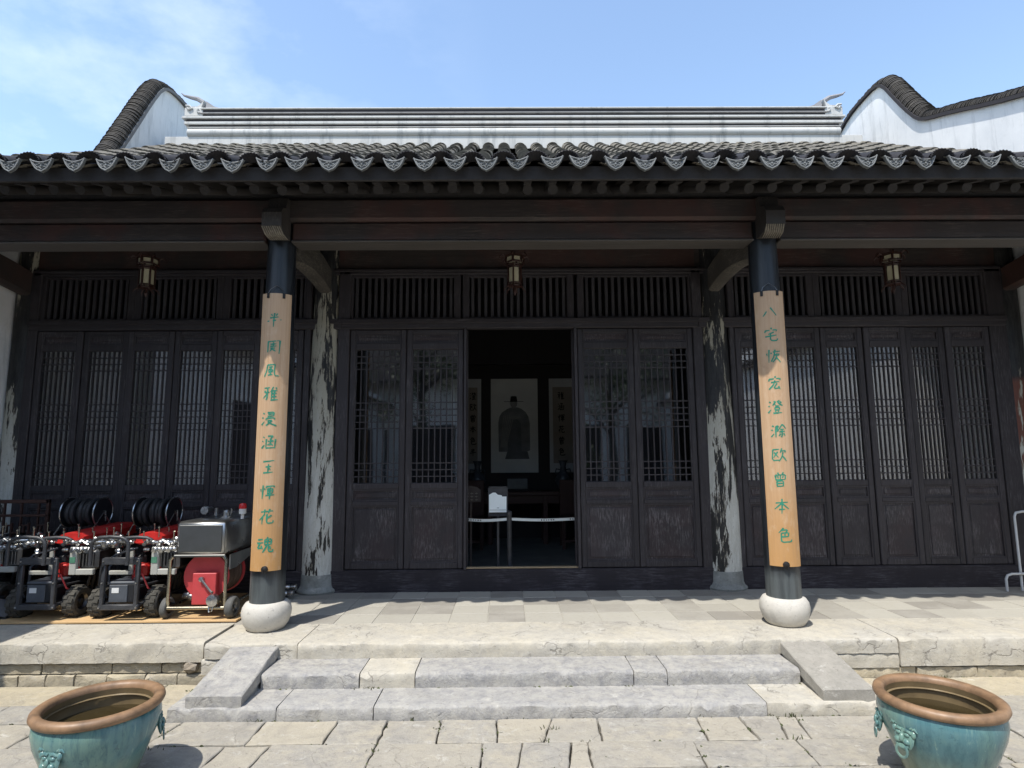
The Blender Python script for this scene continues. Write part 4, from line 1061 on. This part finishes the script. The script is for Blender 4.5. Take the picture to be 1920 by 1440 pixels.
# notice stands
t = thing('notice_stand', 'black framed stand with white house shaped notice inside the doorway', 'sign', (-.22, 5.44, .5))
m = M()
for a, b, c, d in ((-.305, -.295, 1.06, 1.32), (-.135, -.125, 1.06, 1.32), (-.305, -.125, 1.312, 1.322), (-.305, -.125, 1.055, 1.065)): m.box(a, b, 5.435, 5.45, c, d)
m.box(-.225, -.205, 5.44, 5.46, .52, 1.06); m.box(-.33, -.10, 5.36, 5.54, .5, .52, .004); m.box(-.295, -.135, 5.446, 5.452, 1.065, 1.312)
build('stand_frame', m, black_metal, t)
m = M(); m.prism([(-.297, 1.09), (-.137, 1.09), (-.137, 1.232), (-.176, 1.232), (-.182, 1.244), (-.215, 1.248), (-.238, 1.268), (-.262, 1.268), (-.297, 1.248)], 5.425, 5.432); build('notice_card', m, sign_m, t)
m = M(); m.box(-.292, -.142, 5.422, 5.424, 1.110, 1.113); m.box(-.225, -.205, 5.422, 5.424, 1.128, 1.132); build('notice_print', m, signgrey, t)
t = thing('notice_board', 'low brown notice board with pale print behind the left door edge', 'sign', (-.46, 5.7, .5))
m = M(); m.prism([(-.56, 1.165), (-.385, 1.165), (-.385, 1.275), (-.42, 1.305), (-.47, 1.315), (-.56, 1.315)], 5.70, 5.715); m.box(-.49, -.47, 5.71, 5.73, .52, 1.17); m.box(-.57, -.38, 5.62, 5.80, .5, .52, .004); build('board', m, m_simple('brown_board', (.075, .055, .045), .6), t)
m = M()
for r_ in range(3):
    for c_ in range(3): 
        x, z = -.515+c_*.045, 1.245-r_*.03; m.box(x-.016, x+.012, 5.697, 5.699, z-.003, z+.003); m.box(x-.004, x, 5.697, 5.699, z-.010, z+.010)
build('board_print', m, m_simple('tan_print', (.25, .22, .17), .7), t)
bp = thing('belt_barrier', 'black barrier post with two white belts across the doorway', 'barrier', (-.112, 5.36, .5))
m = M(); m.lathe([(.022, .52), (.022, 1.07), (.026, 1.075), (.026, 1.10), (.015, 1.11)], (-.112, 5.36, 0), 16); build('post', m, black_metal, bp, smooth=40)
m = M(); m.lathe([(.11, .50), (.11, .508), (.06, .522), (.022, .53)], (-.112, 5.36, 0), 24); build('post_base', m, black_metal, bp, smooth=40)
for (x0, x1, marks) in ((-.51, -.135, (-.48,)), (-.089, .505, (.18, .44))):
    m = M(); n = 12; v = []
    for i in range(n+1):
        x = x0+(x1-x0)*i/n; sg = -.010*math.sin(PI*i/n); v += [(x, 5.36, 1.023+sg), (x, 5.36, 1.047+sg)]
    m.add(v, [(2*i, 2*i+1, 2*i+3, 2*i+2) for i in range(n)]); bl = build('belt', m, belt_m, bp)
    q = M()
    for x in marks:
        for k in range(6):
            c_ = x+k*.0215; sag = -.010*math.sin(PI*(c_-x0)/(x1-x0))
            if c_ > x1-.012: continue
            glyph(q, ['zeng', 'flower', 'king', 'half', 'honest', 'garden'][k], lambda u, v_: (c_+u*.015, 5.3585, 1.035+sag+v_*.015), .10)
    build('belt_print', q, ink_m, bl)

# ================================================================== FIRE CARTS
def wheel(m_t, m_r, x0, x1, y, z, r, treads=14):
    w_ = x1-x0
    m_t.lathe([(r*.55, x0+w_*.08), (r*.86, x0), (r*.97, x0+w_*.12), (r, x0+w_*.3), (r, x0+w_*.7), (r*.97, x1-w_*.12), (r*.86, x1), (r*.55, x1-w_*.08)], (0, y, z), 28, 'x', caps=False)
    for k in range(treads):
        for half in (0, 1):
            a = 2*PI*(k+.5*half)/treads; xa = x0+w_*(.1 if half else .52); xb = xa+w_*.38
            q = M(); q.box(xa, xb, -.012, .012, r-.004, r+.005); q.xform(Matrix.Translation((0, y, z)) @ Matrix.Rotation(a, 4, 'X')); m_t.add(q.v, q.f)
    m_r.lathe([(.0, x0+w_*.2), (r*.56, x0+w_*.12), (r*.56, x1-w_*.12), (r*.44, x1-w_*.3), (r*.2, x1-w_*.3), (r*.17, x1-w_*.08), (0, x1-w_*.08)], (0, y, z), 20, 'x', caps=False)
def pump_cart(lb):
    t = thing('pump_cart', lb, 'pump cart', (-3.47, 4.6, .465), 'black framed fire pump carts on the terrace')
    X = -3.47
    # frame
    m = M(); xl, xr = X-.122, X+.118; r = .0125
    m.box(xl-.02, xr+.02, 4.285, 4.315, .545, .582, .004)
    for x in (xl, xr): m.box(x-.014, x+.014, 4.285, 4.312, .57, .90, .004)
    m.box(xl-.0, xr+.0, 4.283, 4.315, .855, .905, .004)
    for x in (xl, xr): m.tube([(x, 4.30, .57), (x, 5.15, .57)], r, 8)
    m.tube([(xl, 5.15, .57), (xr, 5.15, .57)], r, 8)
    for x in (xl, xr):
        m.tube([(x, 4.98, .57), (x, 4.98, .99)], r, 8)
        m.tube([(x, 4.31, .70), (x, 4.98, .66)], r*.8, 8)
    m.tube([(xl, 4.98, .99), (xr, 4.98, .99)], r, 8); 
    for x in (xl, xr): m.tube([(x, 4.45, .985), (x, 5.2, .985)], r, 8)
    build('frame', m, black_metal, t, smooth=40)
    def hoop(x0, x1, y, z0, z1, rr=.013, lean=.0):
        w_ = x1-x0; q = M(); pts = [(x0, y, z0)]
        for k in range(9):
            a = PI-PI*k/8; pts.append(((x0+x1)/2+w_/2*math.copysign(abs(math.cos(a))**.6, math.cos(a)), y+lean, z1-.06+.06*math.sin(a)))
        pts.append((x1, y, z0)); q.tube(pts, rr, 8); return build('handle', q, black_metal, t, smooth=50)
    hoop(X-.185, X+.075, 4.24, .86, 1.055); hoop(X-.10, X+.16, 4.40, .87, 1.03)
    q = M()
    for x in (xl, xr):
        for z in (.88, .73): q.ball((x, 4.282, z), .006, 6, 4)
    for x in (xl-.01, xr+.01): q.ball((x, 4.282, .563), .007, 6, 4)
    build('bolts', q, chrome, t)
    # battery box
    q = M(); q.box(X-.098, X+.085, 4.325, 4.50, .585, .715, .006); build('battery_box', q, black_plastic, t)
    q = M(); q.box(X-.100, X+.087, 4.322, 4.505, .713, .732, .006); build('box_lid', q, grey_plastic, t)
    q = M(); q.box(X-.090, X+.04, 4.318, 4.326, .59, .71, .003); build('box_face', q, grey_plastic, t)
    q = M(); q.box(X-.07, X-.02, 4.316, 4.3185, .655, .69); build('sticker', q, white_p, t)
    q = M(); q.tube([(X+.02, 4.40, .735), (X+.06, 4.36, .80), (X+.13, 4.33, .78), (X+.16, 4.36, .68), (X+.12, 4.5, .62)], .006, 6); build('red_cable', q, red_dull, t, smooth=50)
    q = M(); q.tube([(X-.11, 4.33, .62), (X-.15, 4.30, .72), (X-.13, 4.28, .84), (X-.06, 4.32, .92), (X+.03, 4.42, .95)], .009, 6); build('hose', q, black_plastic, t, smooth=50)
    q = M(); q.box(X+.19, X+.23, 4.326, 4.3295, .86, .90); build('sticker', q, m_simple('green_sticker', (.08, .22, .14), .5), t)
    # wheels
    for (x0, x1, y) in ((X+.145, X+.235, 4.44), (X-.255, X-.165, 4.44), (X+.145, X+.235, 5.05), (X-.255, X-.165, 5.05)):
        a, b = M(), M(); wheel(a, b, x0, x1, y, .465+.107, .107)
        w_ = build('wheel', a, tyre_dusty, t, smooth=35); build('rim', b, steel_dk, w_, smooth=40)
    q = M(); q.tube([(X-.2, 4.44, .572), (X+.2, 4.44, .572)], .014, 8); q.tube([(X-.2, 5.05, .572), (X+.2, 5.05, .572)], .014, 8); build('axle', q, black_metal, t)
    # engine
    q = M(); q.box(X-.07, X+.09, 4.56, 4.86, .60, .80, .02); q.lathe([(.075, X+.08), (.08, X+.13), (.05, X+.145)], (0, 4.72, .70), 16, 'x'); q.box(X-.11, X-.02, 4.60, 4.80, .78, .88, .02)
    for k in range(7): q.box(X-.075, X+.095, 4.545, 4.555, .62+.024*k, .63+.024*k)
    build('engine', q, black_plastic, t, smooth=30)
    q = M(); q.lathe([(.0, 4.50), (.045, 4.505), (.055, 4.53), (.05, 4.60), (0, 4.60)], (X+.13, 0, .80), 14, 'y', caps=False); build('fuel_cap', q, red_paint, t, smooth=40)
    q = M(); q.box(X-.06, X+.05, 4.50, 4.60, .72, .82, .02); q.prism([(X-.05, .72), (X+.02, .72), (X-.01, .84)], 4.49, 4.5); build('recoil_cover', q, red_paint, t, smooth=30)
    # red hood
    q = M(); pr = [(X-.02, .945), (X-.05, .985), (X-.04, 1.035), (X+.0, 1.065), (X+.13, 1.065), (X+.165, 1.03), (X+.165, .985), (X+.14, .955)]
    q.prism(pr, 4.50, 5.10); 
    q.prism([(X-.055, .975), (X-.055, .983), (X+.172, .983), (X+.172, .975)], 4.48, 5.11)
    for i in range(len(q.v)):
        if abs(q.v[i][1]-4.50) < 1e-4: q.v[i] = (X+.06+(q.v[i][0]-X-.06)*.9, 4.50, 1.0+(q.v[i][2]-1.0)*.72)
    build('engine_hood', q, red_paint, t, smooth=25)
    # bracket
    q = M(); q.box(X+.185, X+.235, 4.33, 4.36, .775, .97, .004); q.box(X+.235, X+.36, 4.33, 4.36, .775, .815, .004); build('pump_bracket', q, beige, t)
    q = M(); q.box(X-.17, X+.0, 4.42, 4.44, .76, .79, .004); q.box(X-.03, X, 4.42, 4.44, .79, .95, .004); build('pump_bracket', q, beige, t)
    q = M(); q.box(X+.22, X+.36, 4.37, 4.62, .80, .95, .02)
    for k in range(5): q.tube([(X+.24+.024*k, 4.36, .83), (X+.24+.024*k, 4.36, .92)], .006, 6)
    build('pump_head', q, steel_dk, t, smooth=35)
    # chrome manifolds with small levers
    for (xa, ya, xb, yb, z) in ((X+.10, 4.38, X+.40, 4.40, .995), (X-.2, 4.42, X-.03, 4.47, .985), (X-.25, 4.5, X-.02, 4.6, 1.0), (X+.20, 4.34, X+.36, 4.34, .955)):
        n = 6; q = M()
        q.tube([(xa, ya, z), (xb, yb, z)], .012, 8)
        for k in range(n):
            f_ = (k+.3)/n; x, y = xa+(xb-xa)*f_, ya+(yb-ya)*f_
            q.lathe([(.014, -.014), (.018, -.008), (.018, .008), (.014, .014)], (x, y, z), 8, 'x')
            if k % 2 == 0: q.tube([(x, y, z), (x, y-.03, z-.01)], [.011, .014], 8)
        build('valve_manifold', q, chrome, t, smooth=40)
    q = M(); rc = random.Random(11)
    for k in range(34):
        x = X+rc.choice((rc.uniform(.08, .40), rc.uniform(-.27, -.02))); y = rc.uniform(4.33, 4.58); z = rc.uniform(.935, 1.03); r_ = rc.uniform(.009, .022); l_ = rc.uniform(.012, .035)
        i0 = len(q.v); q.lathe([(r_*.8, -l_), (r_, -l_*.6), (r_, l_*.1), (r_*.7, l_*.2), (r_*.9, l_*.6), (r_*.5, l_)], (0, 0, 0), 8)
        q.xform(Matrix.Translation((x, y, z)) @ Matrix.Rotation(rc.uniform(0, PI), 4, 'X') @ Matrix.Rotation(rc.uniform(0, PI), 4, 'Y'), i0)
    for k in range(7):
        x = X+rc.uniform(.08, .36); y = rc.uniform(4.33, 4.5); q.tube([(x, y, rc.uniform(.93, 1.0)), (x+rc.uniform(-.08, .08), y+rc.uniform(-.05, .1), rc.uniform(.96, 1.03)), (x+rc.uniform(-.15, .15), y+.15, rc.uniform(.92, 1.0))], .007, 6)
    tag(build('couplings', q, chrome, t, smooth=40), kind='stuff')
    q = M()
    for k in range(10):
        x = X-.14+.055*k; y = 4.62 if k % 2 else 4.40; z = 1.0+.03*(k % 3 == 0)
        q.tube([(x, y, z), (x, y, z+.062)], .004, 6); q.ball((x, y, z+.068), .008, 6, 4)
    build('levers', q, m_simple('lever_brass', (.5, .46, .36), .3, 1), t)
    for k in range(5):
        q = M(); q.tube([(X+.2, 4.5+.06*k, .62), (X+.26, 4.45+.05*k, .74), (X+.20, 4.6, .86-.02*k), (X+.05, 4.65, .90)], .010, 6); build('hose', q, black_plastic, t, smooth=50)
    q = M(); q.tube([(X-.18, 4.45, .66), (X-.22, 4.5, .80), (X-.15, 4.6, .93)], .012, 6)
    build('hose', q, black_plastic, t, smooth=50)
    # hose reel on top
    x0, x1, yc, zc = X-.268, X-.005, 4.92, 1.165
    q = M(); q.lathe([(.035, x0), (.035, x1)], (0, yc, zc), 12, 'x')
    q.lathe([(.0, x1), (.118, x1), (.118, x1+.006), (0, x1+.006)], (0, yc, zc), 32, 'x', caps=False); q.lathe([(.0, x0), (.118, x0), (.118, x0+.006), (0, x0+.006)], (0, yc, zc), 32, 'x', caps=False)
    rl = build('hose_reel', q, black_plastic, t, smooth=40)
    q = M()
    for xx in (x0, x1+.004): q.tube([(xx, yc+.118*math.cos(a_*PI/16), zc+.118*math.sin(a_*PI/16)) for a_ in range(32)], .006, 6, closed=True); build('reel_rim', q, chrome, rl, smooth=40); q = M()
    q.tube([(x1+.01, yc, zc+.01), (x1+.04, yc-.02, zc+.012), (x1+.045, yc-.02, zc-.07)], .006, 6); build('reel_crank', q, chrome, rl, smooth=40)
    for xx in (x0-.004, x1+.012):
        q = M()
        q.tube([(xx, yc, zc), (xx-.012, 4.78, 1.0)], .005, 6); q.tube([(xx, yc, zc), (xx-.0, 5.06, 1.0)], .005, 6)
        build('reel_support', q, chrome, rl, smooth=40)
    q = M()
    for layer in (0, 1):
        for k in range(6-layer):
            x = x0+.026+(k+.5*layer)*.042+random.uniform(-.008, .008); rr = .070+.018*layer+random.uniform(-.008, .010); tilt = random.uniform(-.16, .16)
            q.tube([(x+tilt*.12*math.cos(a_*PI/14), yc+rr*math.cos(a_*PI/14), zc+rr*math.sin(a_*PI/14)) for a_ in range(28)], .018, 8, closed=True)
    build('hose_coil', q, m_simple('black_hose', (.028, .028, .030), .55, var=.5), rl, smooth=60)
    return t
pc = pump_cart('black pump cart with a shaded box, leftmost of the two full red carts')
p2 = copy_tree(pc, (-3.47+.598, 4.58, .465)); p2['label'] = 'black pump cart with a sunlit grey box, next to the steel tank cart'
p3 = copy_tree(pc, (-3.47-.66, 4.72, .465)); [bpy.data.objects.remove(q) for c in kids(p3) if c.name.startswith(('hose_reel', 'engine_hood')) for q in kids(c)+[c]]; p3['label'] = 'pump cart cut off by the left picture edge with chrome couplings showing'
# stainless tank cart
t = thing('tank_cart', 'stainless steel water tank cart with a red hose reel beside the column', 'tank cart', (-2.33, 4.6, .465))
q = M(); q.box(-2.525, -2.165, 4.32, 5.02, .905, 1.145, .02); build('tank', q, steel, t, smooth=50)
q = M(); q.box(-2.53, -2.16, 4.313, 4.33, .893, .912, .005); q.box(-2.50, -2.19, 4.314, 4.322, .93, 1.12, .003); build('tank_front_plate', q, m_simple('tank_front', (.20, .205, .20), .34, .85, var=.4, sc=3), t)
q = M(); rr = .013
for x in (-2.548, -2.145):
    q.tube([(x+(.02 if x < -2.3 else -.02), 4.31, .90), (x, 4.31, .875), (x, 4.31, .60), (x, 4.32, .545)], rr, 8)
    q.tube([(x, 4.31, .545), (x, 5.0, .545)], rr, 8); q.tube([(x, 5.0, .545), (x, 5.0, .90)], rr, 8)
q.tube([(-2.548, 4.31, .545), (-2.145, 4.31, .545)], rr, 8)
build('tube_frame', q, m_simple('brassy_steel', (.40, .37, .29), .25, 1), t, smooth=50)
q = M(); q.prism([(4.36, .905), (4.36, .80), (4.46, .80), (4.74, .86), (4.78, .82), (4.78, .56), (5.0, .56), (5.0, .905)], -2.14, -2.15, 'x'); build('side_panel', q, steel, t)
for (x0, x1, y, r) in ((-2.60, -2.555, 4.36, .072), (-2.14, -2.085, 4.36, .075), (-2.60, -2.555, 4.95, .072), (-2.14, -2.085, 4.95, .075)):
    a, b = M(), M(); wheel(a, b, x0, x1, y, .465+r, r, 0); w_ = build('wheel', a, m_simple('grey_tyre', (.10, .10, .095), .8), t, smooth=40); build('rim', b, steel_dk, w_, smooth=40)
q = M(); yc = 4.44; q.lathe([(0, 4.40), (.163, 4.40), (.166, 4.408), (.163, 4.416), (.05, 4.42), (.05, 4.66), (.163, 4.664), (.163, 4.672), (0, 4.672)], (-2.33, 0, .745), 36, 'y', caps=False); rl = build('red_reel', q, red_dull, t, smooth=35)
q = M()
for k in range(6): q.tube([(-2.33+(.13+.004*(k % 2))*math.cos(a_*PI/14), 4.44+.04*k, .745+(.13+.004*(k % 2))*math.sin(a_*PI/14)) for a_ in range(28)], .02, 8, closed=True)
build('hose_coil', q, m_simple('orange_brown_hose', (.06, .03, .02), .5), rl, smooth=60)
q = M(); q.box(-2.405, -2.235, 4.355, 4.398, .555, .775, .004); bx = build('reel_bracket', q, red_dull, t)
q = M(); q.tube([(-2.335, 4.35, .735), (-2.325, 4.325, .735), (-2.25, 4.315, .655), (-2.235, 4.312, .65)], [.010, .009, .008, .010], 8); q.lathe([(0, 4.33), (.018, 4.335), (.018, 4.36)], (-2.335, 0, .735), 12, 'y'); build('crank', q, steel, bx, smooth=40)
q = M(); q.lathe([(0, 4.27), (.024, 4.272), (.040, 4.276), (.044, 4.29), (.044, 4.31), (.03, 4.33), (0, 4.33)], (-2.222, 0, .60), 20, 'y', caps=False); q.tube([(-2.25, 4.30, .56), (-2.245, 4.29, .52), (-2.225, 4.29, .525), (-2.22, 4.30, .56)], .005, 6); build('hose_coupling', q, chrome, t, smooth=40)
q = M()
for k in range(4): q.lathe([(.024, -.02), (.028, -.01), (.028, .01), (.024, .02)], (-2.47+.03*k, 4.42, .61-.012*k), 10, 'x')
q.tube([(-2.5, 4.42, .60), (-2.42, 4.42, .60)], .014, 8); build('pipe_fittings', q, steel_dk, t, smooth=40)
q = M(); q.lathe([(0, 1.205), (.022, 1.2), (.026, 1.185), (.026, 1.143)], (-2.30, 4.6, 0), 16); q.lathe([(.045, 1.143), (.045, 1.157), (.03, 1.16)], (-2.30, 4.6, 0), 20); q.tube([(-2.27, 4.6, 1.16), (-2.262, 4.6, 1.20), (-2.265, 4.6, 1.215)], .006, 6); build('filler_cap', q, chrome, t, smooth=40)
q = M(); q.lathe([(.0, -.03), (.03, -.028), (.034, 0), (.02, .03), (.02, .08)], (-2.47, 4.62, 1.20), 12, 'y', caps=False); q.tube([(-2.43, 4.7, 1.15), (-2.43, 4.7, 1.21)], .014, 8); build('spray_nozzle', q, chrome, t, smooth=40)
bc = M(); bc.lathe([(.012, 1.14), (.012, 1.175), (.026, 1.178), (.026, 1.215), (.012, 1.215)], (-2.155, 4.55, 0), 16); bo = build('beacon', bc, white_p, t, smooth=40)
q = M(); q.lathe([(.027, 1.216), (.027, 1.243), (.018, 1.256), (0, 1.259)], (-2.155, 4.55, 0), 16, caps=False); build('beacon_lens', q, red_lens, bo, smooth=40)
m = M(); m.box(-4.4, -2.045, 4.285, 5.12, .4525, .466, .002); o = build('plywood_sheet', m, plank_m); tag(o, 'thin tan plywood sheet lying under the carts on the terrace', 'plywood')
t = thing('hose_nozzle', 'chrome hose couplings lying on the terrace behind the left front column', 'nozzle', (-1.95, 5.0, .45))
q = M()
for (y, z) in ((4.96, .495), (5.02, .53)):
    q.lathe([(.012, -2.12), (.012, -2.0), (.022, -1.985), (.022, -1.95), (.016, -1.94), (.026, -1.925), (.026, -1.89), (.0, -1.885)], (0, y, z), 14, 'x')
build('coupling', q, chrome, t, smooth=40)
q = M(); q.box(-2.14, -1.96, 4.95, 5.04, .45, .475, .004); build('bracket', q, black_metal, t)
# grey tarpaulin at the left edge
tp = M(); n = 8; v = []
for i in range(n+1):
    for j in range(n+1):
        x = -4.15+.42*i/n; y = 4.36+.25*j/n; h = .47+.13*math.exp(-((i/n-.55)**2)*8)*math.sin(PI*min(1, j/n+.15))+.03*mnoise.noise(Vector((i*.9, j*.9, 3)))
        v.append((x, y, max(h, .468)))
tp.add(v, [(i*(n+1)+j, (i+1)*(n+1)+j, (i+1)*(n+1)+j+1, i*(n+1)+j+1) for i in range(n) for j in range(n)])
b_ = len(v); v2 = [(p[0], p[1], .4665) for p in v]; tp.add(v2, [(i*(n+1)+j, i*(n+1)+j+1, (i+1)*(n+1)+j+1, (i+1)*(n+1)+j) for i in range(n) for j in range(n)])
o = build('tarpaulin', tp, tarp_m, smooth=60); tag(o, 'crumpled grey tarpaulin on the terrace at the far left', 'tarpaulin')
# fretwork bench
fb = thing('fretwork_bench', 'brown wooden bench back with fretwork behind the carts at far left', 'bench', (-4.2, 5.0, .45))
m = M(); x0, x1, z0, z1, y = -4.42, -3.93, .93, 1.27, 4.93
for a, b, c, d in ((x0, x1, z1-.03, z1), (x0, x1, z0, z0+.025), (x0, x0+.025, z0, z1), (x1-.025, x1, z0, z1), (x0, x1, 1.13, 1.15)): m.box(a, b, y, y+.03, c, d, .003)
build('frame', m, redwood_m, fb)
m = M(); w_ = .007
for i in range(6):
    xx = x0+.05+.07*i
    m.box(xx-w_, xx+w_, y+.006, y+.022, z0+.025+(.04 if i % 2 else 0), 1.13-(0 if i % 2 else .05)); m.box(xx-w_, xx+.07, y+.007, y+.021, (1.06 if i % 2 else 1.0)-w_, (1.06 if i % 2 else 1.0)+w_)
    if i % 2: m.box(xx+.03-w_, xx+.03+w_, y+.006, y+.022, 1.0, 1.06); m.box(xx-w_, xx+w_, y+.006, y+.022, 1.15, 1.24)
build('fretwork', m, redwood_m, fb)
m = M(); m.box(x0, x1, 4.72, 4.96, .90, .93, .005); build('seat', m, redwood_m, fb)
for x in (x0+.02, x1-.02):
    for yy_ in (4.75, 4.94): m = M(); m.box(x-.018, x+.018, yy_-.018, yy_+.018, .45, .90); build('leg', m, redwood_m, fb)
# white tube rail at the right edge
t = M(); t.tube([(4.045, 5.0, .45), (4.045, 5.0, .55), (4.06, 5.0, .578), (4.10, 5.0, .59), (4.24, 5.0, .59)], .010, 10); t.tube([(4.19, 5.02, .45), (4.19, 5.02, 1.06), (4.205, 5.02, 1.09), (4.26, 5.02, 1.10), (4.5, 5.02, 1.10)], .010, 10)
o = build('tube_rail', t, rail_m, smooth=50); tag(o, 'bent white metal tube rail at the right end of the terrace', 'rail')

# ================================================================== GLAZED WATER VATS
def vat(x, y, lb, angles):
    t = thing('water_vat', lb, 'water vat', (x, y, G), 'glazed water vats in the courtyard')
    c = (x, y, 0); z = lambda h: G+h
    m = M(); m.lathe([(.135, z(0)), (.142, z(.02)), (.165, z(.08)), (.195, z(.16)), (.222, z(.23)), (.232, z(.28)), (.228, z(.315)), (.218, z(.33))], c, 48, caps=False); build('vat_body', m, glaze_m, t, smooth=60, origin=(x, y, G))
    m = M(); m.lathe([(.218, z(.322)), (.236, z(.327)), (.243, z(.340)), (.240, z(.354)), (.228, z(.362)), (.208, z(.360)), (.198, z(.350)), (.197, z(.335))], c, 56, caps=False); build('vat_rim', m, vat_rim, t, smooth=60, origin=(x, y, G))
    m = M(); m.lathe([(.197, z(.336)), (.203, z(.30)), (.205, z(.26)), (.19, z(.18)), (.12, z(.05)), (0, z(.05))], c, 48, caps=False); m.lathe([(.199, z(.312)), (.192, z(.308)), (.20, z(.302))], c, 48, caps=False); build('vat_lining', m, vat_in, t, smooth=60, origin=(x, y, G))
    m = M(); m.lathe([(0, z(.262)), (.2045, z(.262))], c, 40, caps=False); build('water', m, water_m, t)
    for a in angles:
        a = math.radians(a); q = M()
        q.ball((0, 0, 0), (.044, .018, .056), 12, 8)
        for sx in (-1, 1):
            q.ball((sx*.018, -.018, .012), (.012, .008, .008), 8, 5)
            q.tube([(sx*.006, -.018, .026), (sx*.018, -.022, .030), (sx*.034, -.012, .020)], [.006, .008, .004], 6)
            q.ball((sx*.040, -.004, .02), (.012, .012, .016), 8, 5)
            q.ball((sx*.018, -.020, -.016), (.016, .012, .012), 8, 5)
            for j in range(4): q.tube([(sx*(.008+.010*j), -.012, .040), (sx*(.012+.012*j), -.012, .056-.004*j), (sx*(.020+.013*j), -.006, .054-.007*j)], [.005, .007, .003], 6)
        q.ball((0, -.026, -.004), (.011, .012, .018), 8, 5)
        q.tube([(-.026, -.014, -.030), (-.012, -.022, -.038), (0, -.024, -.040), (.012, -.022, -.038), (.026, -.014, -.030)], .006, 6)
        q.tube([(.024*math.cos(b_*PI/8), -.018-.004*math.sin(b_*PI/8), -.056+.024*math.sin(b_*PI/8)) for b_ in range(16)], .006, 6, closed=True)
        q.v = [(p[0], p[1]*.62, p[2]) for p in q.v]; q.xform(Matrix.Translation((x+.224*math.cos(a), y+.224*math.sin(a), z(.222))) @ Matrix.Rotation(a+PI/2, 4, 'Z') @ Matrix.Rotation(-.16, 4, 'X') @ Matrix.Scale(.98, 4))
        build('lion_mask', q, glaze_m, t, smooth=60)
    return t
vat(-1.875, 2.652, 'turquoise glazed water vat with brown rim left of the steps', (-98, 32, 148))
vat(1.722, 2.632, 'turquoise glazed water vat with brown rim right of the steps', (-160, -204, 20))

# ================================================================== THE REST OF THE COURTYARD (seen as reflections, shades the left edge)
def wing(s, lb):
    t = thing('side_wing', lb, 'wing', (s*5, 0, G))
    xw = -4.45 if s < 0 else 4.80
    m = M(); m.box(min(xw, xw+s*.25), max(xw, xw+s*.25), -9, 3.30, G-.1, 3.6); build('wall_face', m, plaster_m, t)
    m = M(); e = 4.18 if s < 0 else 4.66; m.prism([(s*e, 3.28), (s*e, 3.34), (s*7.2, 5.0), (s*9.8, 3.4), (s*9.8, 3.3), (s*7.2, 4.9)], -9, 3.2, 'y'); build('roof', m, lip_m, t)
    for y in ((-7.4, -5.2, -3.0, .2) if s < 0 else (-7.4, -5.2)):
        m = M(); m.box(min(xw-s*.02, xw), max(xw-s*.02, xw), y, y+1.0, G, 2.5); build('door', m, door_m, t)
    return t
wing(-1, 'white walled west wing with dark doors beside the courtyard')
wing(1, 'white walled east wing with dark doors beside the courtyard')
t = thing('facing_hall', 'plain white walled hall on the far side of the courtyard', 'hall', (0, -9, G))
m = M(); m.box(-9, 9, -9.6, -9.2, G-.1, 4.2); build('wall_face', m, plaster_m, t)
m = M(); m.prism([(-8.3, 4.05), (-8.3, 4.12), (-12, 8.0), (-15.5, 4.2), (-15.5, 4.1), (-12, 7.9)], -9, 9, 'x'); build('roof', m, lip_m, t)
for x in (-6, -3.5, -1, 1.5, 4):
    m = M(); m.box(x, x+1.6, -9.2, -9.17, G, 2.6); build('door', m, door_m, t)
rnd = random.Random(3)
for (tx, ty, th, lb) in ((-2.6, -6.2, 5.6, 'leafy tree rising over the west half of the courtyard'), (3.0, -6.8, 5.0, 'leafy tree rising over the east half of the courtyard')):
    t = thing('courtyard_tree', lb, 'tree', (tx, ty, G), 'trees in the courtyard')
    m = M(); m.tube([(tx, ty, G), (tx+.1, ty, 1.5), (tx, ty+.1, 3.2), (tx+.1, ty, th)], [.14, .11, .08, .02], 8)
    for k in range(7):
        a = rnd.uniform(0, 2*PI); zb = rnd.uniform(2.2, th-1); m.tube([(tx, ty, zb), (tx+math.cos(a)*.6, ty+math.sin(a)*.6, zb+.6), (tx+math.cos(a)*1.1, ty+math.sin(a)*1.1, zb+.9)], [.05, .03, .01], 6)
    build('trunk', m, rafter_m, t)
    m = M()
    cl = [(tx+rnd.gauss(0, .7), ty+rnd.gauss(0, .7), th-1.2+rnd.gauss(0, .7)) for _ in range(28)]
    for c in cl:
        for _ in range(70):
            p = Vector((c[0]+rnd.gauss(0, .22), c[1]+rnd.gauss(0, .22), c[2]+rnd.gauss(0, .18))); u = Vector((rnd.gauss(0, 1), rnd.gauss(0, 1), rnd.gauss(0, .6))).normalized()*.06; w2 = u.cross(Vector((rnd.gauss(0, 1), rnd.gauss(0, 1), 1))).normalized()*.03
            m.add([p-u, p+w2, p+u, p-w2], [(0, 1, 2, 3)])
    build('crown', m, tree_leaf, t)

# ================================================================== convert model units to metres
T = Matrix.Scale(S, 4)
for me in bpy.data.meshes: me.transform(T)
for o in bpy.data.objects:
    if o.type in ('MESH', 'EMPTY'):
        o.location = Vector(o.location)*S
        if o.parent is None: o.location.z -= G*S
